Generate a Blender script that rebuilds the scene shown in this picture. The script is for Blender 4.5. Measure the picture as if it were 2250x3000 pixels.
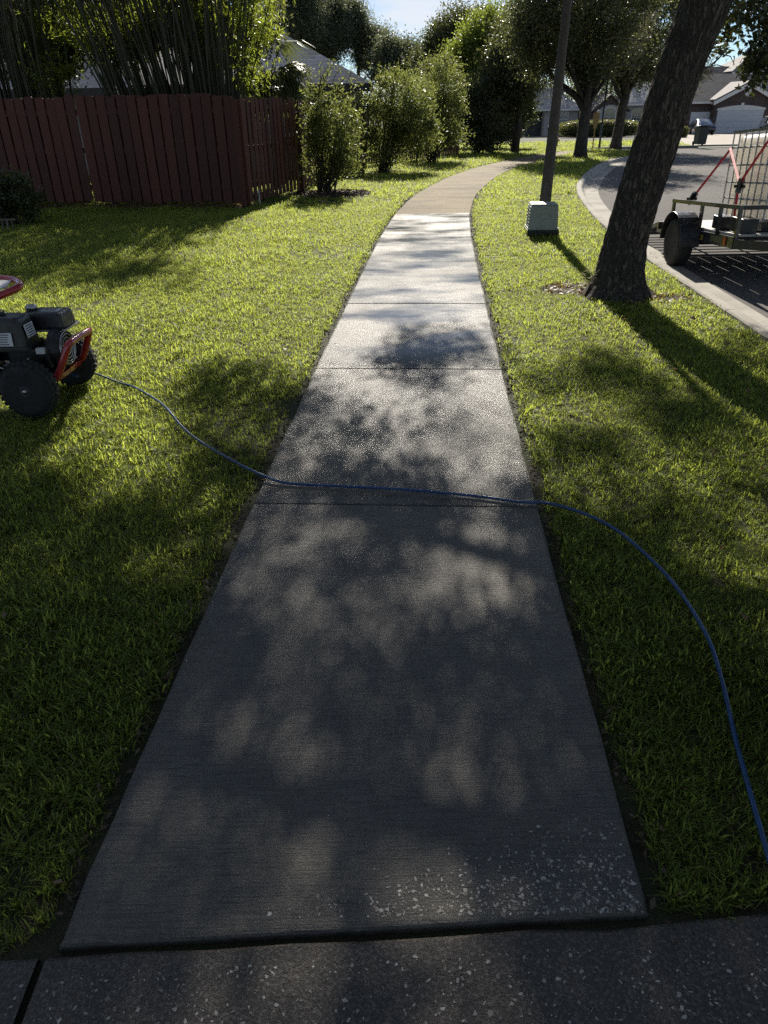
import bpy, bmesh, math, random
import numpy as np

# ------------------------------------------------------------------ reset
for o in list(bpy.data.objects):
    bpy.data.objects.remove(o, do_unlink=True)
SC = bpy.context.scene
COL = SC.collection
rng = np.random.default_rng(7)
random.seed(7)
rad = math.radians

# ------------------------------------------------------------------ camera
CH = 1.55                                   # eye height
PITCH, ROLL = rad(29.4), rad(1.0)
FPX, IW, IH = 2083.0, 2250.0, 3000.0
_f = np.array([0, math.cos(PITCH), -math.sin(PITCH)])
_r = np.array([1.0, 0, 0]); _u = np.cross(_r, _f)
CR = _r * math.cos(ROLL) - _u * math.sin(ROLL)
CU = _u * math.cos(ROLL) + _r * math.sin(ROLL)
CF = _f
cam = bpy.data.cameras.new('camera')
cam.sensor_fit = 'HORIZONTAL'; cam.sensor_width = 36.0
cam.lens = FPX / IW * 36.0
cam.clip_start = 0.05; cam.clip_end = 2000
camo = bpy.data.objects.new('camera', cam); COL.objects.link(camo)
from mathutils import Matrix, Vector, Euler
camo.matrix_world = Matrix(((CR[0], CU[0], -CF[0], 0), (CR[1], CU[1], -CF[1], 0), (CR[2], CU[2], -CF[2], CH), (0, 0, 0, 1)))
SC.camera = camo

# ------------------------------------------------------------------ sky, sun, exposure
SUN_EL, SUN_AZ = rad(32.0), rad(4.5)        # sun stands ahead, a little to the right
SUN_DIR = np.array([math.sin(SUN_AZ) * math.cos(SUN_EL), math.cos(SUN_AZ) * math.cos(SUN_EL), math.sin(SUN_EL)])
world = bpy.data.worlds.new('World'); SC.world = world; world.use_nodes = True
wt = world.node_tree; wt.nodes.clear()
w_out = wt.nodes.new('ShaderNodeOutputWorld'); w_bg = wt.nodes.new('ShaderNodeBackground')
w_sky = wt.nodes.new('ShaderNodeTexSky'); w_sky.sky_type = 'NISHITA'; w_sky.sun_disc = False
w_sky.sun_elevation = SUN_EL; w_sky.sun_rotation = SUN_AZ
w_sky.altitude = 2500; w_sky.air_density = 1.0; w_sky.dust_density = 0.0; w_sky.ozone_density = 3.0
w_tc = wt.nodes.new('ShaderNodeTexCoord'); w_mp = wt.nodes.new('ShaderNodeMapping')
w_mp.inputs['Scale'].default_value = (2.2, 2.2, 11.0)
w_ns = wt.nodes.new('ShaderNodeTexNoise'); w_ns.inputs['Scale'].default_value = 2.1; w_ns.inputs['Detail'].default_value = 7
w_rp = wt.nodes.new('ShaderNodeValToRGB')
w_rp.color_ramp.elements[0].position = 0.49; w_rp.color_ramp.elements[1].position = 0.68
w_mx = wt.nodes.new('ShaderNodeMixRGB'); w_mx.inputs[2].default_value = (9.0, 9.0, 9.2, 1)
w_sc = wt.nodes.new('ShaderNodeMath'); w_sc.operation = 'MULTIPLY'; w_sc.inputs[1].default_value = 0.75
wt.links.new(w_tc.outputs['Generated'], w_mp.inputs[0]); wt.links.new(w_mp.outputs[0], w_ns.inputs['Vector'])
wt.links.new(w_ns.outputs['Fac'], w_rp.inputs[0]); wt.links.new(w_rp.outputs[0], w_sc.inputs[0]); wt.links.new(w_sc.outputs[0], w_mx.inputs[0])
wt.links.new(w_sky.outputs[0], w_mx.inputs[1]); wt.links.new(w_mx.outputs[0], w_bg.inputs[0])
w_bg.inputs[1].default_value = 0.05
wt.links.new(w_bg.outputs[0], w_out.inputs[0])
sun = bpy.data.lights.new('sun', 'SUN'); sun.energy = 5.0; sun.angle = rad(0.53); sun.color = (1.0, 0.93, 0.82)
suno = bpy.data.objects.new('sun', sun); COL.objects.link(suno)
suno.rotation_euler = Vector(SUN_DIR).to_track_quat('Z', 'Y').to_euler()
SC.view_settings.view_transform = 'Standard'; SC.view_settings.look = 'None'
SC.view_settings.exposure = 1.0; SC.view_settings.gamma = 1.0; SC.view_settings.use_curve_mapping = False
SC.cycles.max_bounces = 7; SC.cycles.transparent_max_bounces = 4; SC.cycles.sample_clamp_indirect = 6.0
SC.cycles.use_denoising = False
SC.cycles.caustics_reflective = False; SC.cycles.caustics_refractive = False

# ------------------------------------------------------------------ where things stand
def gz(y):
    """height of the land: level near the walk, falling gently with the street beyond"""
    y = np.asarray(y, float)
    return np.where(y < 14, 0.0, np.where(y < 22, -0.017 * (y - 14) ** 2 / 16.0, -0.017 * (np.minimum(y, 130.0) - 18)))
def ray(px, py):
    return CF + CR * (px - IW / 2) / FPX - CU * (py - IH / 2) / FPX
def at(px, py, Y):
    d = ray(px, py); t = Y / d[1]
    return np.array([0, 0, CH]) + d * t
def on(px, py, dz=0.0):
    d = ray(px, py)
    lo, hi = 0.1, 400.0
    for _ in range(60):
        m = (lo + hi) / 2; p = d * m
        if CH + p[2] > gz(p[1]) + dz: lo = m
        else: hi = m
    return np.array([0, 0, CH]) + d * lo
def seen(P, mx=60, my=60):
    """which points lie in the camera's field"""
    D = np.asarray(P, float) - np.array([0, 0, CH]); z = D @ CF
    zz = np.where(z < 0.05, 0.05, z)
    x = IW / 2 + FPX * (D @ CR) / zz; y = IH / 2 - FPX * (D @ CU) / zz
    return (z > 0.05) & (x > -mx) & (x < IW + mx) & (y > -my) & (y < IH + my)
def mpp(Y, px=1125, py=330):
    a, b = at(px, py, Y), at(px + 100, py, Y)
    return abs(b[0] - a[0]) / 100
def spline(pts, step):
    """Catmull-Rom through 2D or 3D points, resampled evenly"""
    P = [np.array(p, float) for p in pts]
    P = [2 * P[0] - P[1]] + P + [2 * P[-1] - P[-2]]
    out = []
    for i in range(1, len(P) - 2):
        for t in np.linspace(0, 1, 24, endpoint=False):
            a, b, c, d = P[i - 1], P[i], P[i + 1], P[i + 2]
            out.append(0.5 * (2 * b + (c - a) * t + (2 * a - 5 * b + 4 * c - d) * t * t + (3 * b - a - 3 * c + d) * t ** 3))
    out.append(P[-2]); out = np.array(out)
    s = np.concatenate([[0], np.cumsum(np.linalg.norm(np.diff(out, axis=0), axis=1))])
    n = max(2, int(round(s[-1] / step)) + 1)
    q = np.linspace(0, s[-1], n)
    return np.stack([np.interp(q, s, out[:, k]) for k in range(out.shape[1])], 1)
def dist_poly(P, line):
    """distance of 2D points to a polyline"""
    P = np.asarray(P, float); best = np.full(len(P), 1e9)
    for a, b in zip(line[:-1], line[1:]):
        d = b - a; t = np.clip(((P - a) @ d) / (d @ d), 0, 1)
        best = np.minimum(best, np.linalg.norm(P - (a + t[:, None] * d), axis=1))
    return best

# ------------------------------------------------------------------ material helpers
class NT:
    def __init__(s, name):
        s.m = bpy.data.materials.new(name); s.m.use_nodes = True
        s.t = s.m.node_tree; s.t.nodes.clear()
        s.out = s.n('ShaderNodeOutputMaterial')
    def n(s, typ, **kw):
        nd = s.t.nodes.new(typ)
        for k, v in kw.items():
            if k.startswith('_'): setattr(nd, k[1:], v)
            else:
                nd.inputs[k.replace('0', ' ')].default_value = v
        return nd
    def l(s, a, b): s.t.links.new(a, b)
    def pos(s):
        return s.n('ShaderNodeNewGeometry').outputs['Position']
    def obj(s):
        return s.n('ShaderNodeTexCoord').outputs['Object']
    def mapped(s, src, scale, rot=(0, 0, 0)):
        m = s.n('ShaderNodeMapping'); m.inputs['Scale'].default_value = scale; m.inputs['Rotation'].default_value = rot
        s.l(src, m.inputs[0]); return m.outputs[0]
    def noise(s, vec, scale, detail=4, rough=0.55, dist=0.0):
        n = s.n('ShaderNodeTexNoise'); n.inputs['Scale'].default_value = scale; n.inputs['Detail'].default_value = detail
        n.inputs['Roughness'].default_value = rough; n.inputs['Distortion'].default_value = dist
        s.l(vec, n.inputs['Vector']); return n.outputs['Fac']
    def voro(s, vec, scale, feature='F1', out='Distance', rnd=1.0):
        n = s.n('ShaderNodeTexVoronoi'); n.feature = feature; n.inputs['Scale'].default_value = scale; n.inputs['Randomness'].default_value = rnd
        s.l(vec, n.inputs['Vector']); return n.outputs[out]
    def ramp(s, fac, stops):
        r = s.n('ShaderNodeValToRGB'); e = r.color_ramp.elements
        while len(e) < len(stops): e.new(0.5)
        for i, (p, c) in enumerate(stops):
            e[i].position = p
            e[i].color = (c, c, c, 1) if not hasattr(c, '__len__') else (*c, 1)
        s.l(fac, r.inputs[0]); return r.outputs[0]
    def mix(s, fac, a, b, mode='MIX'):
        m = s.n('ShaderNodeMixRGB'); m.blend_type = mode
        for i, v in ((0, fac), (1, a), (2, b)):
            if hasattr(v, 'links') or hasattr(v, 'is_linked'): s.l(v, m.inputs[i])
            elif i == 0: m.inputs[0].default_value = v
            else: m.inputs[i].default_value = (*v, 1)
        return m.outputs[0]
    def math(s, op, a, b=None, clamp=False):
        m = s.n('ShaderNodeMath'); m.operation = op; m.use_clamp = clamp
        for i, v in ((0, a), (1, b)):
            if v is None: continue
            if hasattr(v, 'is_linked'): s.l(v, m.inputs[i])
            else: m.inputs[i].default_value = v
        return m.outputs[0]
    def bump(s, h, strength, dist, prev=None):
        b = s.n('ShaderNodeBump'); b.inputs['Strength'].default_value = strength; b.inputs['Distance'].default_value = dist
        s.l(h, b.inputs['Height'])
        if prev is not None: s.l(prev, b.inputs['Normal'])
        return b.outputs[0]
    def principled(s, base, rough=0.6, metal=0.0, normal=None, spec=None, coat=None):
        p = s.n('ShaderNodeBsdfPrincipled')
        def put(k, v):
            if v is None: return
            if hasattr(v, 'is_linked'): s.l(v, p.inputs[k])
            elif hasattr(v, '__len__'): p.inputs[k].default_value = (*v, 1)
            else: p.inputs[k].default_value = v
        put('Base Color', base); put('Roughness', rough); put('Metallic', metal); put('Specular IOR Level', spec); put('Coat Weight', coat)
        if normal is not None: s.l(normal, p.inputs['Normal'])
        return p
    def done(s, shader):
        s.l(shader.outputs[0], s.out.inputs[0]); return s.m

def mat_plain(name, col, rough=0.5, metal=0.0, var=0.25, scale=14.0, bump=0.0, coat=None):
    """a paint, plastic or metal with slight blotches and scuffs"""
    k = NT(name); v = k.obj()
    n = k.noise(v, scale, 5, 0.6)
    lo = tuple(c * (1 - var) for c in col); hi = tuple(min(1, c * (1 + var)) for c in col)
    c = k.ramp(n, [(0.3, lo), (0.7, hi)])
    r = k.ramp(k.noise(v, scale * 2.3, 3), [(0.3, max(0.03, rough - 0.1)), (0.7, min(1, rough + 0.12))])
    nm = k.bump(k.noise(v, scale * 6, 3), bump, 0.01) if bump else None
    return k.done(k.principled(c, r, metal, nm, coat=coat))

def mat_leaf(name, dark, light, trans, tcol, rough=0.42, nscale=1.5, gloss=0.5, dry=None):
    """leaves and blades: colour differs from leaf to leaf, some light passes through"""
    k = NT(name)
    g = k.n('ShaderNodeNewGeometry')
    oi = k.n('ShaderNodeObjectInfo')
    nz = k.noise(g.outputs['Position'], nscale, 3)
    f = k.math('ADD', k.math('MULTIPLY', g.outputs['Random Per Island'], 0.6), k.math('MULTIPLY', nz, 0.5))
    f = k.math('ADD', f, k.math('MULTIPLY', oi.outputs['Random'], 0.12))
    c = k.ramp(f, [(0.15, dark), (0.95, light)])
    tc = k.ramp(f, [(0.15, tuple(x * 0.75 for x in tcol)), (0.95, tcol)])
    if dry:
        dm = k.ramp(g.outputs['Random Per Island'], [(dry[0], 0.0), (dry[0] + 0.02, 1.0)])
        c = k.mix(dm, c, dry[1]); tc = k.mix(dm, tc, dry[1])
    p = k.principled(c, rough, spec=gloss)
    t = k.n('ShaderNodeBsdfTranslucent'); k.l(tc, t.inputs['Color'])
    m = k.n('ShaderNodeMixShader'); m.inputs[0].default_value = trans
    k.l(p.outputs[0], m.inputs[1]); k.l(t.outputs[0], m.inputs[2])
    return k.done(m)

# ------------------------------------------------------------------ mesh helpers
def fast_mesh(name, V, Fq):
    """V (n,3), Fq (m,k) with a fixed number of corners"""
    V = np.ascontiguousarray(V, np.float32); Fq = np.ascontiguousarray(Fq, np.int32)
    me = bpy.data.meshes.new(name); k = Fq.shape[1]
    me.vertices.add(len(V)); me.vertices.foreach_set('co', V.ravel())
    me.loops.add(Fq.size); me.loops.foreach_set('vertex_index', Fq.ravel())
    me.polygons.add(len(Fq)); me.polygons.foreach_set('loop_start', np.arange(0, Fq.size, k, dtype=np.int32))
    me.update(calc_edges=True)
    return me
def wloc(o):
    v = np.zeros(3)
    while o is not None:
        v += np.array(o.location); o = o.parent
    return v
def link(name, me, mat, parent=None):
    o = bpy.data.objects.new(name, me); COL.objects.link(o)
    if mat is not None and not me.materials: me.materials.append(mat)
    if parent is not None: o.parent = parent
    return o
def tag(o, label=None, cat=None, group=None, kind=None):
    if label: o['label'] = label
    if cat: o['category'] = cat
    if group: o['group'] = group
    if kind: o['kind'] = kind
    return o
def thing(name, label, cat, loc, group=None, rz=0.0):
    o = bpy.data.objects.new(name, None); COL.objects.link(o)
    o.location = tuple(float(c) for c in loc); o.rotation_euler = (0, 0, rz); o.empty_display_size = 0.2
    return tag(o, label, cat, group)

class MB:
    def __init__(s): s.v = []; s.f = []
    def add(s, V, F):
        b = len(s.v); s.v += [tuple(map(float, p)) for p in V]; s.f += [tuple(int(i) + b for i in f) for f in F]; return s
    def box(s, x0, x1, y0, y1, z0, z1):
        return s.add([(x0, y0, z0), (x1, y0, z0), (x1, y1, z0), (x0, y1, z0), (x0, y0, z1), (x1, y0, z1), (x1, y1, z1), (x0, y1, z1)],
                     [(0, 3, 2, 1), (4, 5, 6, 7), (0, 1, 5, 4), (1, 2, 6, 5), (2, 3, 7, 6), (3, 0, 4, 7)])
    def obox(s, c, size, rot=(0, 0, 0), taper=1.0):
        hx, hy, hz = [k / 2 for k in size]; R = Euler(rot).to_matrix()
        V = []
        for z, k in ((-hz, 1.0), (hz, taper)):
            for x, y in ((-hx, -hy), (hx, -hy), (hx, hy), (-hx, hy)):
                V.append(np.array(R @ Vector((x * k, y * k, z))) + np.array(c))
        return s.add(V, [(0, 3, 2, 1), (4, 5, 6, 7), (0, 1, 5, 4), (1, 2, 6, 5), (2, 3, 7, 6), (3, 0, 4, 7)])
    def beam(s, a, b, w, h, up=(0, 0, 1)):
        a, b, up = np.array(a, float), np.array(b, float), np.array(up, float)
        d = (b - a) / np.linalg.norm(b - a); sx = np.cross(d, up); n = np.linalg.norm(sx)
        sx = sx / n if n > 1e-6 else np.array([1.0, 0, 0]); uz = np.cross(sx, d)
        V = []
        for p in (a, b):
            for i, j in ((-1, -1), (1, -1), (1, 1), (-1, 1)): V.append(p + sx * w / 2 * i + uz * h / 2 * j)
        return s.add(V, [(0, 1, 2, 3), (7, 6, 5, 4), (0, 4, 5, 1), (1, 5, 6, 2), (2, 6, 7, 3), (3, 7, 4, 0)])
    def tube(s, pts, r, n=8, cap=True):
        P = [np.array(p, float) for p in pts]; m = len(P)
        rr = [r] * m if not hasattr(r, '__len__') else list(r)
        V = []; prev = None
        for i in range(m):
            d = P[min(i + 1, m - 1)] - P[max(i - 1, 0)]; d /= max(np.linalg.norm(d), 1e-9)
            if prev is None:
                a = np.cross(d, (0, 0, 1)); 
                if np.linalg.norm(a) < 1e-3: a = np.array([1.0, 0, 0])
            else: a = prev - d * (prev @ d)
            a /= max(np.linalg.norm(a), 1e-9); prev = a; b = np.cross(d, a)
            for k in range(n):
                t = 2 * math.pi * k / n; V.append(P[i] + (a * math.cos(t) + b * math.sin(t)) * rr[i])
        F = []
        for i in range(m - 1):
            for k in range(n):
                F.append((i * n + k, i * n + (k + 1) % n, (i + 1) * n + (k + 1) % n, (i + 1) * n + k))
        if cap: F += [tuple(range(n))[::-1], tuple((m - 1) * n + k for k in range(n))]
        return s.add(V, F)
    def lathe(s, prof, n, c, axis=(0, 0, 1)):
        """prof: (radius, height) pairs about an axis through c"""
        ax = np.array(axis, float); ax /= np.linalg.norm(ax)
        a = np.cross(ax, (0, 0, 1)); a = np.array([1.0, 0, 0]) if np.linalg.norm(a) < 1e-3 else a / np.linalg.norm(a)
        b = np.cross(ax, a); V = []; m = len(prof)
        for r, h in prof:
            for k in range(n):
                t = 2 * math.pi * k / n; V.append(np.array(c) + ax * h + (a * math.cos(t) + b * math.sin(t)) * r)
        F = [(i * n + k, i * n + (k + 1) % n, (i + 1) * n + (k + 1) % n, (i + 1) * n + k) for i in range(m - 1) for k in range(n)]
        if prof[0][0] > 1e-5: F.append(tuple(range(n))[::-1])
        if prof[-1][0] > 1e-5: F.append(tuple((m - 1) * n + k for k in range(n)))
        return s.add(V, F)
    def ext(s, poly, off):
        """a flat polygon given in 3D, given thickness by the vector off"""
        P = [np.array(p, float) for p in poly]; n = len(P); o = np.array(off, float)
        return s.add(P + [p + o for p in P], [tuple(range(n))[::-1], tuple(range(n, 2 * n))] + [(i, (i + 1) % n, n + (i + 1) % n, n + i) for i in range(n)])
    def build(s, name, mat, parent=None, smooth=False, bevel=0.0, seg=2):
        me = bpy.data.meshes.new(name)
        off = wloc(parent) if parent is not None else np.zeros(3)
        me.from_pydata([tuple(np.array(p) - off) for p in s.v], [], s.f); me.update()
        bm = bmesh.new(); bm.from_mesh(me); bmesh.ops.recalc_face_normals(bm, faces=bm.faces); bm.to_mesh(me); bm.free()
        if smooth: me.polygons.foreach_set('use_smooth', [True] * len(me.polygons))
        o = link(name, me, mat, parent)
        if bevel:
            b = o.modifiers.new('bevel', 'BEVEL'); b.width = bevel; b.segments = seg; b.limit_method = 'ANGLE'; b.angle_limit = rad(35)
        return o

def rand_frames(n, up_bias=0.0, r=rng):
    """random unit direction u and a perpendicular w"""
    u = r.normal(size=(n, 3)); u[:, 2] += up_bias; u /= np.linalg.norm(u, axis=1)[:, None]
    w = np.cross(u, r.normal(size=(n, 3))); w /= np.maximum(np.linalg.norm(w, axis=1)[:, None], 1e-6)
    return u, w
def leaf_quads(P, u, w, L, Wd, bend=0.0):
    """one leaf-shaped quad per point: stalk, two shoulders, tip"""
    n = len(P); L = np.broadcast_to(L, (n,))[:, None]; Wd = np.broadcast_to(Wd, (n,))[:, None]
    nn = np.cross(u, w)
    a = P; b = P + u * L * 0.45 + w * Wd * 0.5 + nn * bend * L; c = P + u * L; d = P + u * L * 0.45 - w * Wd * 0.5 + nn * bend * L
    V = np.stack([a, b, c, d], 1).reshape(-1, 3)
    return V, np.arange(4 * n).reshape(-1, 4)
def clump_points(ells, n_clumps, n_leaves, spread, shell=0.55, r=rng):
    """clump centres fill the ellipsoids, leaves gather round the centres"""
    ells = np.array(ells, float); vol = ells[:, 3] * ells[:, 4] * ells[:, 5]; pr = vol / vol.sum()
    k = r.choice(len(ells), n_clumps, p=pr)
    d = r.normal(size=(n_clumps, 3)); d /= np.linalg.norm(d, axis=1)[:, None]
    q = shell + (1 - shell) * r.random(n_clumps) ** 0.5
    C = ells[k, :3] + d * q[:, None] * ells[k, 3:6]
    wts = r.random(n_clumps) + 0.3; wts /= wts.sum()
    j = r.choice(n_clumps, n_leaves, p=wts)
    s = spread * (0.6 + 0.8 * r.random(n_clumps))[j]
    return C, C[j] + r.normal(size=(n_leaves, 3)) * s[:, None] * np.array([1, 1, 0.7])
def ell(px, py, rx, ry, Y, rdepth=None):
    c = at(px, py, Y); ex = at(px + rx, py, Y); ez = at(px, py - ry, Y)
    a = abs(ex[0] - c[0]); b = abs(ez[2] - c[2])
    return (*c, a, rdepth if rdepth else a, b)
# ------------------------------------------------------------------ ground materials
def mat_walk():
    """broom-finished concrete: wet and dark up to the cleaning front, dry and tan beyond it"""
    k = NT('walk_concrete'); p = k.pos()
    sep = k.n('ShaderNodeSeparateXYZ'); k.l(p, sep.inputs[0])
    blot = k.noise(p, 1.7, 6, 0.6); fine = k.noise(p, 55, 4, 0.7)
    broom = k.noise(k.mapped(p, (7, 210, 1), (0, 0, rad(-4))), 1.0, 4, 0.65)
    pits = k.voro(p, 210)
    edge = k.math('ADD', sep.outputs['Y'], k.math('MULTIPLY', k.noise(p, 2.2, 3), 0.25))
    dry = k.ramp(k.math('SUBTRACT', edge, 12.9), [(0.42, 0.0), (0.50, 1.0)])
    wetc = k.mix(blot, (0.090, 0.080, 0.064), (0.165, 0.148, 0.120))
    wetc = k.mix(k.ramp(k.noise(p, 0.9, 7, 0.65, 0.6), [(0.42, 0.0), (0.60, 0.75)]), wetc, (0.060, 0.060, 0.060))
    wetc = k.mix(k.ramp(k.noise(p, 5.5, 6, 0.7), [(0.50, 0.0), (0.66, 0.6)]), wetc, (0.155, 0.142, 0.118))
    wetc = k.mix(k.ramp(fine, [(0.30, 0.5), (0.60, 0.0)]), wetc, (0.05, 0.048, 0.044))
    grain = k.noise(p, 420, 2, 0.6)
    wetc = k.mix(k.ramp(grain, [(0.56, 0.0), (0.66, 0.8)]), wetc, (0.24, 0.23, 0.205))
    wetc = k.mix(k.ramp(broom, [(0.36, 0.7), (0.52, 0.0)]), wetc, (0.045, 0.044, 0.041))
    wv = k.n('ShaderNodeMixRGB'); wv.inputs[0].default_value = 0.35; k.l(p, wv.inputs[1])
    wn = k.n('ShaderNodeTexNoise'); wn.inputs['Scale'].default_value = 2.5; wn.inputs['Detail'].default_value = 6; k.l(p, wn.inputs['Vector']); k.l(wn.outputs['Color'], wv.inputs[2])
    crk = k.ramp(k.voro(wv.outputs[0], 0.9, 'DISTANCE_TO_EDGE'), [(0.0, 1.0), (0.006, 0.0)])
    crk = k.math('MULTIPLY', crk, k.ramp(k.noise(p, 0.7, 2), [(0.50, 0.0), (0.60, 0.8)]))
    wetc = k.mix(crk, wetc, (0.03, 0.028, 0.025))
    pit_zone = k.ramp(k.noise(p, 3.1, 4), [(0.44, 0.0), (0.62, 1.0)])
    pitm = k.math('MULTIPLY', k.ramp(pits, [(0.16, 1.0), (0.24, 0.0)]), k.math('MULTIPLY', pit_zone, k.ramp(k.noise(p, 60, 2), [(0.50, 0.0), (0.58, 1.0)])))
    wetc = k.mix(pitm, wetc, (0.025, 0.024, 0.022))
    dryc = k.mix(k.noise(p, 9, 6, 0.7), (0.165, 0.130, 0.082), (0.275, 0.225, 0.148))
    dryc = k.mix(k.ramp(k.noise(p, 1.1, 4), [(0.4, 0.0), (0.65, 0.75)]), dryc, (0.12, 0.105, 0.08))
    col = k.mix(dry, wetc, dryc)
    # how much water lies on the surface
    film = k.noise(k.mapped(p, (0.9, 1.5, 1)), 1.0, 4, 0.55)
    pud = k.math('MULTIPLY', k.ramp(film, [(0.44, 0.0), (0.63, 1.0)]), k.ramp(k.math('MULTIPLY', sep.outputs['Y'], 0.1), [(0.48, 0.0), (0.60, 1.0)]))
    near_dry = k.ramp(k.math('MULTIPLY', sep.outputs['Y'], 0.1), [(0.12, 1.0), (0.36, 0.0)])
    r_wet = k.math('ADD', k.ramp(k.noise(p, 2.4, 5, 0.6), [(0.35, 0.27), (0.7, 0.40)]), k.ramp(k.math('MULTIPLY', sep.outputs['Y'], 0.1), [(0.40, 0.0), (0.78, 0.22)]))
    r_wet = k.math('ADD', r_wet, k.math('MULTIPLY', near_dry, 0.14))
    rough = k.mix(dry, r_wet, (0.85, 0.85, 0.85))
    hs = 1.0
    h = k.math('MULTIPLY', k.math('ADD', k.math('MULTIPLY', broom, 0.9), k.math('MULTIPLY', k.noise(p, 170, 3, 0.75), 1.5)), hs)
    nm = k.bump(h, 0.9, 0.004)
    spc = k.ramp(k.math('MULTIPLY', sep.outputs['Y'], 0.1), [(0.42, 0.26), (0.80, 0.10)])
    damp = k.principled(col, rough, 0.0, nm, spec=spc)
    pool = k.principled(k.mix(0.45, col, (0.04, 0.042, 0.045)), 0.09, 0.0, k.bump(h, 0.10, 0.004), spec=0.5)   # standing film of water
    ms = k.n('ShaderNodeMixShader'); k.l(k.math('MULTIPLY', pud, k.math('SUBTRACT', 1.0, dry)), ms.inputs[0]); k.l(damp.outputs[0], ms.inputs[1]); k.l(pool.outputs[0], ms.inputs[2])
    return k.done(ms)
def mat_driveway():
    k = NT('driveway_concrete'); p = k.pos()
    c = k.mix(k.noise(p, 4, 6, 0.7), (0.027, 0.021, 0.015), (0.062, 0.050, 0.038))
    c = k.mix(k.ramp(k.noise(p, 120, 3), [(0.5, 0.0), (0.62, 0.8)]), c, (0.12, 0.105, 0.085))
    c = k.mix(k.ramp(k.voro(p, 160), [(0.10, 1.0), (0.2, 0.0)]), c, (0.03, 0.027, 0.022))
    nm = k.bump(k.math('ADD', k.noise(p, 150, 4, 0.7), k.noise(p, 25, 4)), 0.9, 0.006)
    return k.done(k.principled(c, 0.55, 0.0, nm))
def mat_soil():
    k = NT('lawn_soil'); p = k.pos()
    c = k.mix(k.noise(p, 22, 6, 0.7), (0.016, 0.014, 0.008), (0.05, 0.042, 0.022))
    c = k.mix(k.ramp(k.noise(p, 3, 4), [(0.4, 0.0), (0.6, 0.7)]), c, (0.035, 0.05, 0.014))
    nm = k.bump(k.noise(p, 60, 5, 0.7), 0.8, 0.02)
    return k.done(k.principled(c, 0.95, 0.0, nm))
def mat_asphalt():
    k = NT('asphalt'); p = k.pos()
    c = k.mix(k.noise(p, 90, 4, 0.8), (0.085, 0.081, 0.076), (0.21, 0.20, 0.186))
    c = k.mix(k.ramp(k.noise(p, 0.5, 5), [(0.4, 0.0), (0.7, 0.5)]), c, (0.11, 0.105, 0.10))
    c = k.mix(k.ramp(k.voro(p, 55), [(0.1, 0.55), (0.22, 0.0)]), c, (0.19, 0.175, 0.155))
    nm = k.bump(k.noise(p, 110, 3, 0.7), 0.8, 0.01)
    return k.done(k.principled(c, 0.97, 0.0, nm, spec=0.08))
def mat_concrete(name, a, b, rough=0.8):
    k = NT(name); p = k.pos()
    c = k.mix(k.noise(p, 6, 7, 0.7), a, b)
    c = k.mix(k.ramp(k.noise(p, 1.3, 4), [(0.45, 0.0), (0.7, 0.6)]), c, tuple(x * 0.55 for x in a))
    c = k.mix(k.ramp(k.noise(p, 60, 3), [(0.55, 0.0), (0.7, 0.5)]), c, tuple(x * 0.5 for x in a))
    nm = k.bump(k.noise(p, 70, 4, 0.7), 0.5, 0.008)
    return k.done(k.principled(c, rough, 0.0, nm, spec=0.15))
M_WALK, M_DRIVE, M_SOIL, M_ASPH = mat_walk(), mat_driveway(), mat_soil(), mat_asphalt()
M_KERB = mat_concrete('kerb_concrete', (0.27, 0.255, 0.22), (0.42, 0.395, 0.35), 0.92)
M_FARDRIVE = mat_concrete('far_driveway_concrete', (0.27, 0.24, 0.20), (0.37, 0.335, 0.285))
def mat_shell():
    k = NT('shell_chip'); g = k.n('ShaderNodeNewGeometry')
    c = k.ramp(g.outputs['Random Per Island'], [(0.0, (0.10, 0.09, 0.075)), (0.35, (0.20, 0.185, 0.16)), (0.7, (0.42, 0.40, 0.36)), (1.0, (0.62, 0.60, 0.55))])
    c = k.mix(k.noise(k.pos(), 160, 3), c, (0.16, 0.14, 0.11))
    return k.done(k.principled(c, 0.5))
M_SHELL = mat_shell()

# ------------------------------------------------------------------ lines of the place
W2 = 0.645                                                  # half width of the walk
walk_c = [(-0.075, 0.895), (0.045, 2.82), (0.185, 4.775), (0.33, 6.675), (0.675, 10.85), (1.035, 14.0)]
for q in ((1322, 557), (1412, 505), (1491, 480), (1590, 457), (1690, 443)):
    walk_c.append(tuple(on(*q)[:2]))
WALK = spline(walk_c, 0.12)
WALK_S = np.concatenate([[0], np.cumsum(np.linalg.norm(np.diff(WALK, axis=0), axis=1))])
kerb_px = [(1900, 760), (1780, 670), (1720, 610), (1690, 560), (1695, 530), (1730, 495), (1780, 470), (1850, 455), (1888, 447)]
kerb_l = [(2.80, -4.0), (2.83, 0.0), (2.88, 4.0), (3.00, 6.4)] + [tuple(on(*q)[:2]) for q in kerb_px]
KERB = spline(kerb_l, 0.25)
Y_FAR = float(on(1742, 430.5)[1])                           # far edge of the street
KX_END = KERB[-1]
corner = spline([tuple(KERB[-1]), (KERB[-1][0] + 0.25, KERB[-1][1] + 2.2), (KERB[-1][0] - 0.9, Y_FAR - 2.4), (float(on(1800, 432)[0]), Y_FAR - 1.0), (float(on(1742, 430.5)[0]), Y_FAR - 0.05)], 0.3)
KERB_ALL = np.concatenate([KERB, corner[1:]])
_o = np.argsort(KERB_ALL[:, 1]); KY, KX = KERB_ALL[_o, 1], KERB_ALL[_o, 0]
def kx(y): return np.interp(y, KY, KX)
DRV_L = np.array([(-60, 0.60), (-0.86, 0.864), (-0.70, 0.872), (0.60, 0.918), (0.95, 0.942), (60, 1.6)])   # rim of the driveway
def drv(x): return np.interp(x, DRV_L[:, 0], DRV_L[:, 1])

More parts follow.
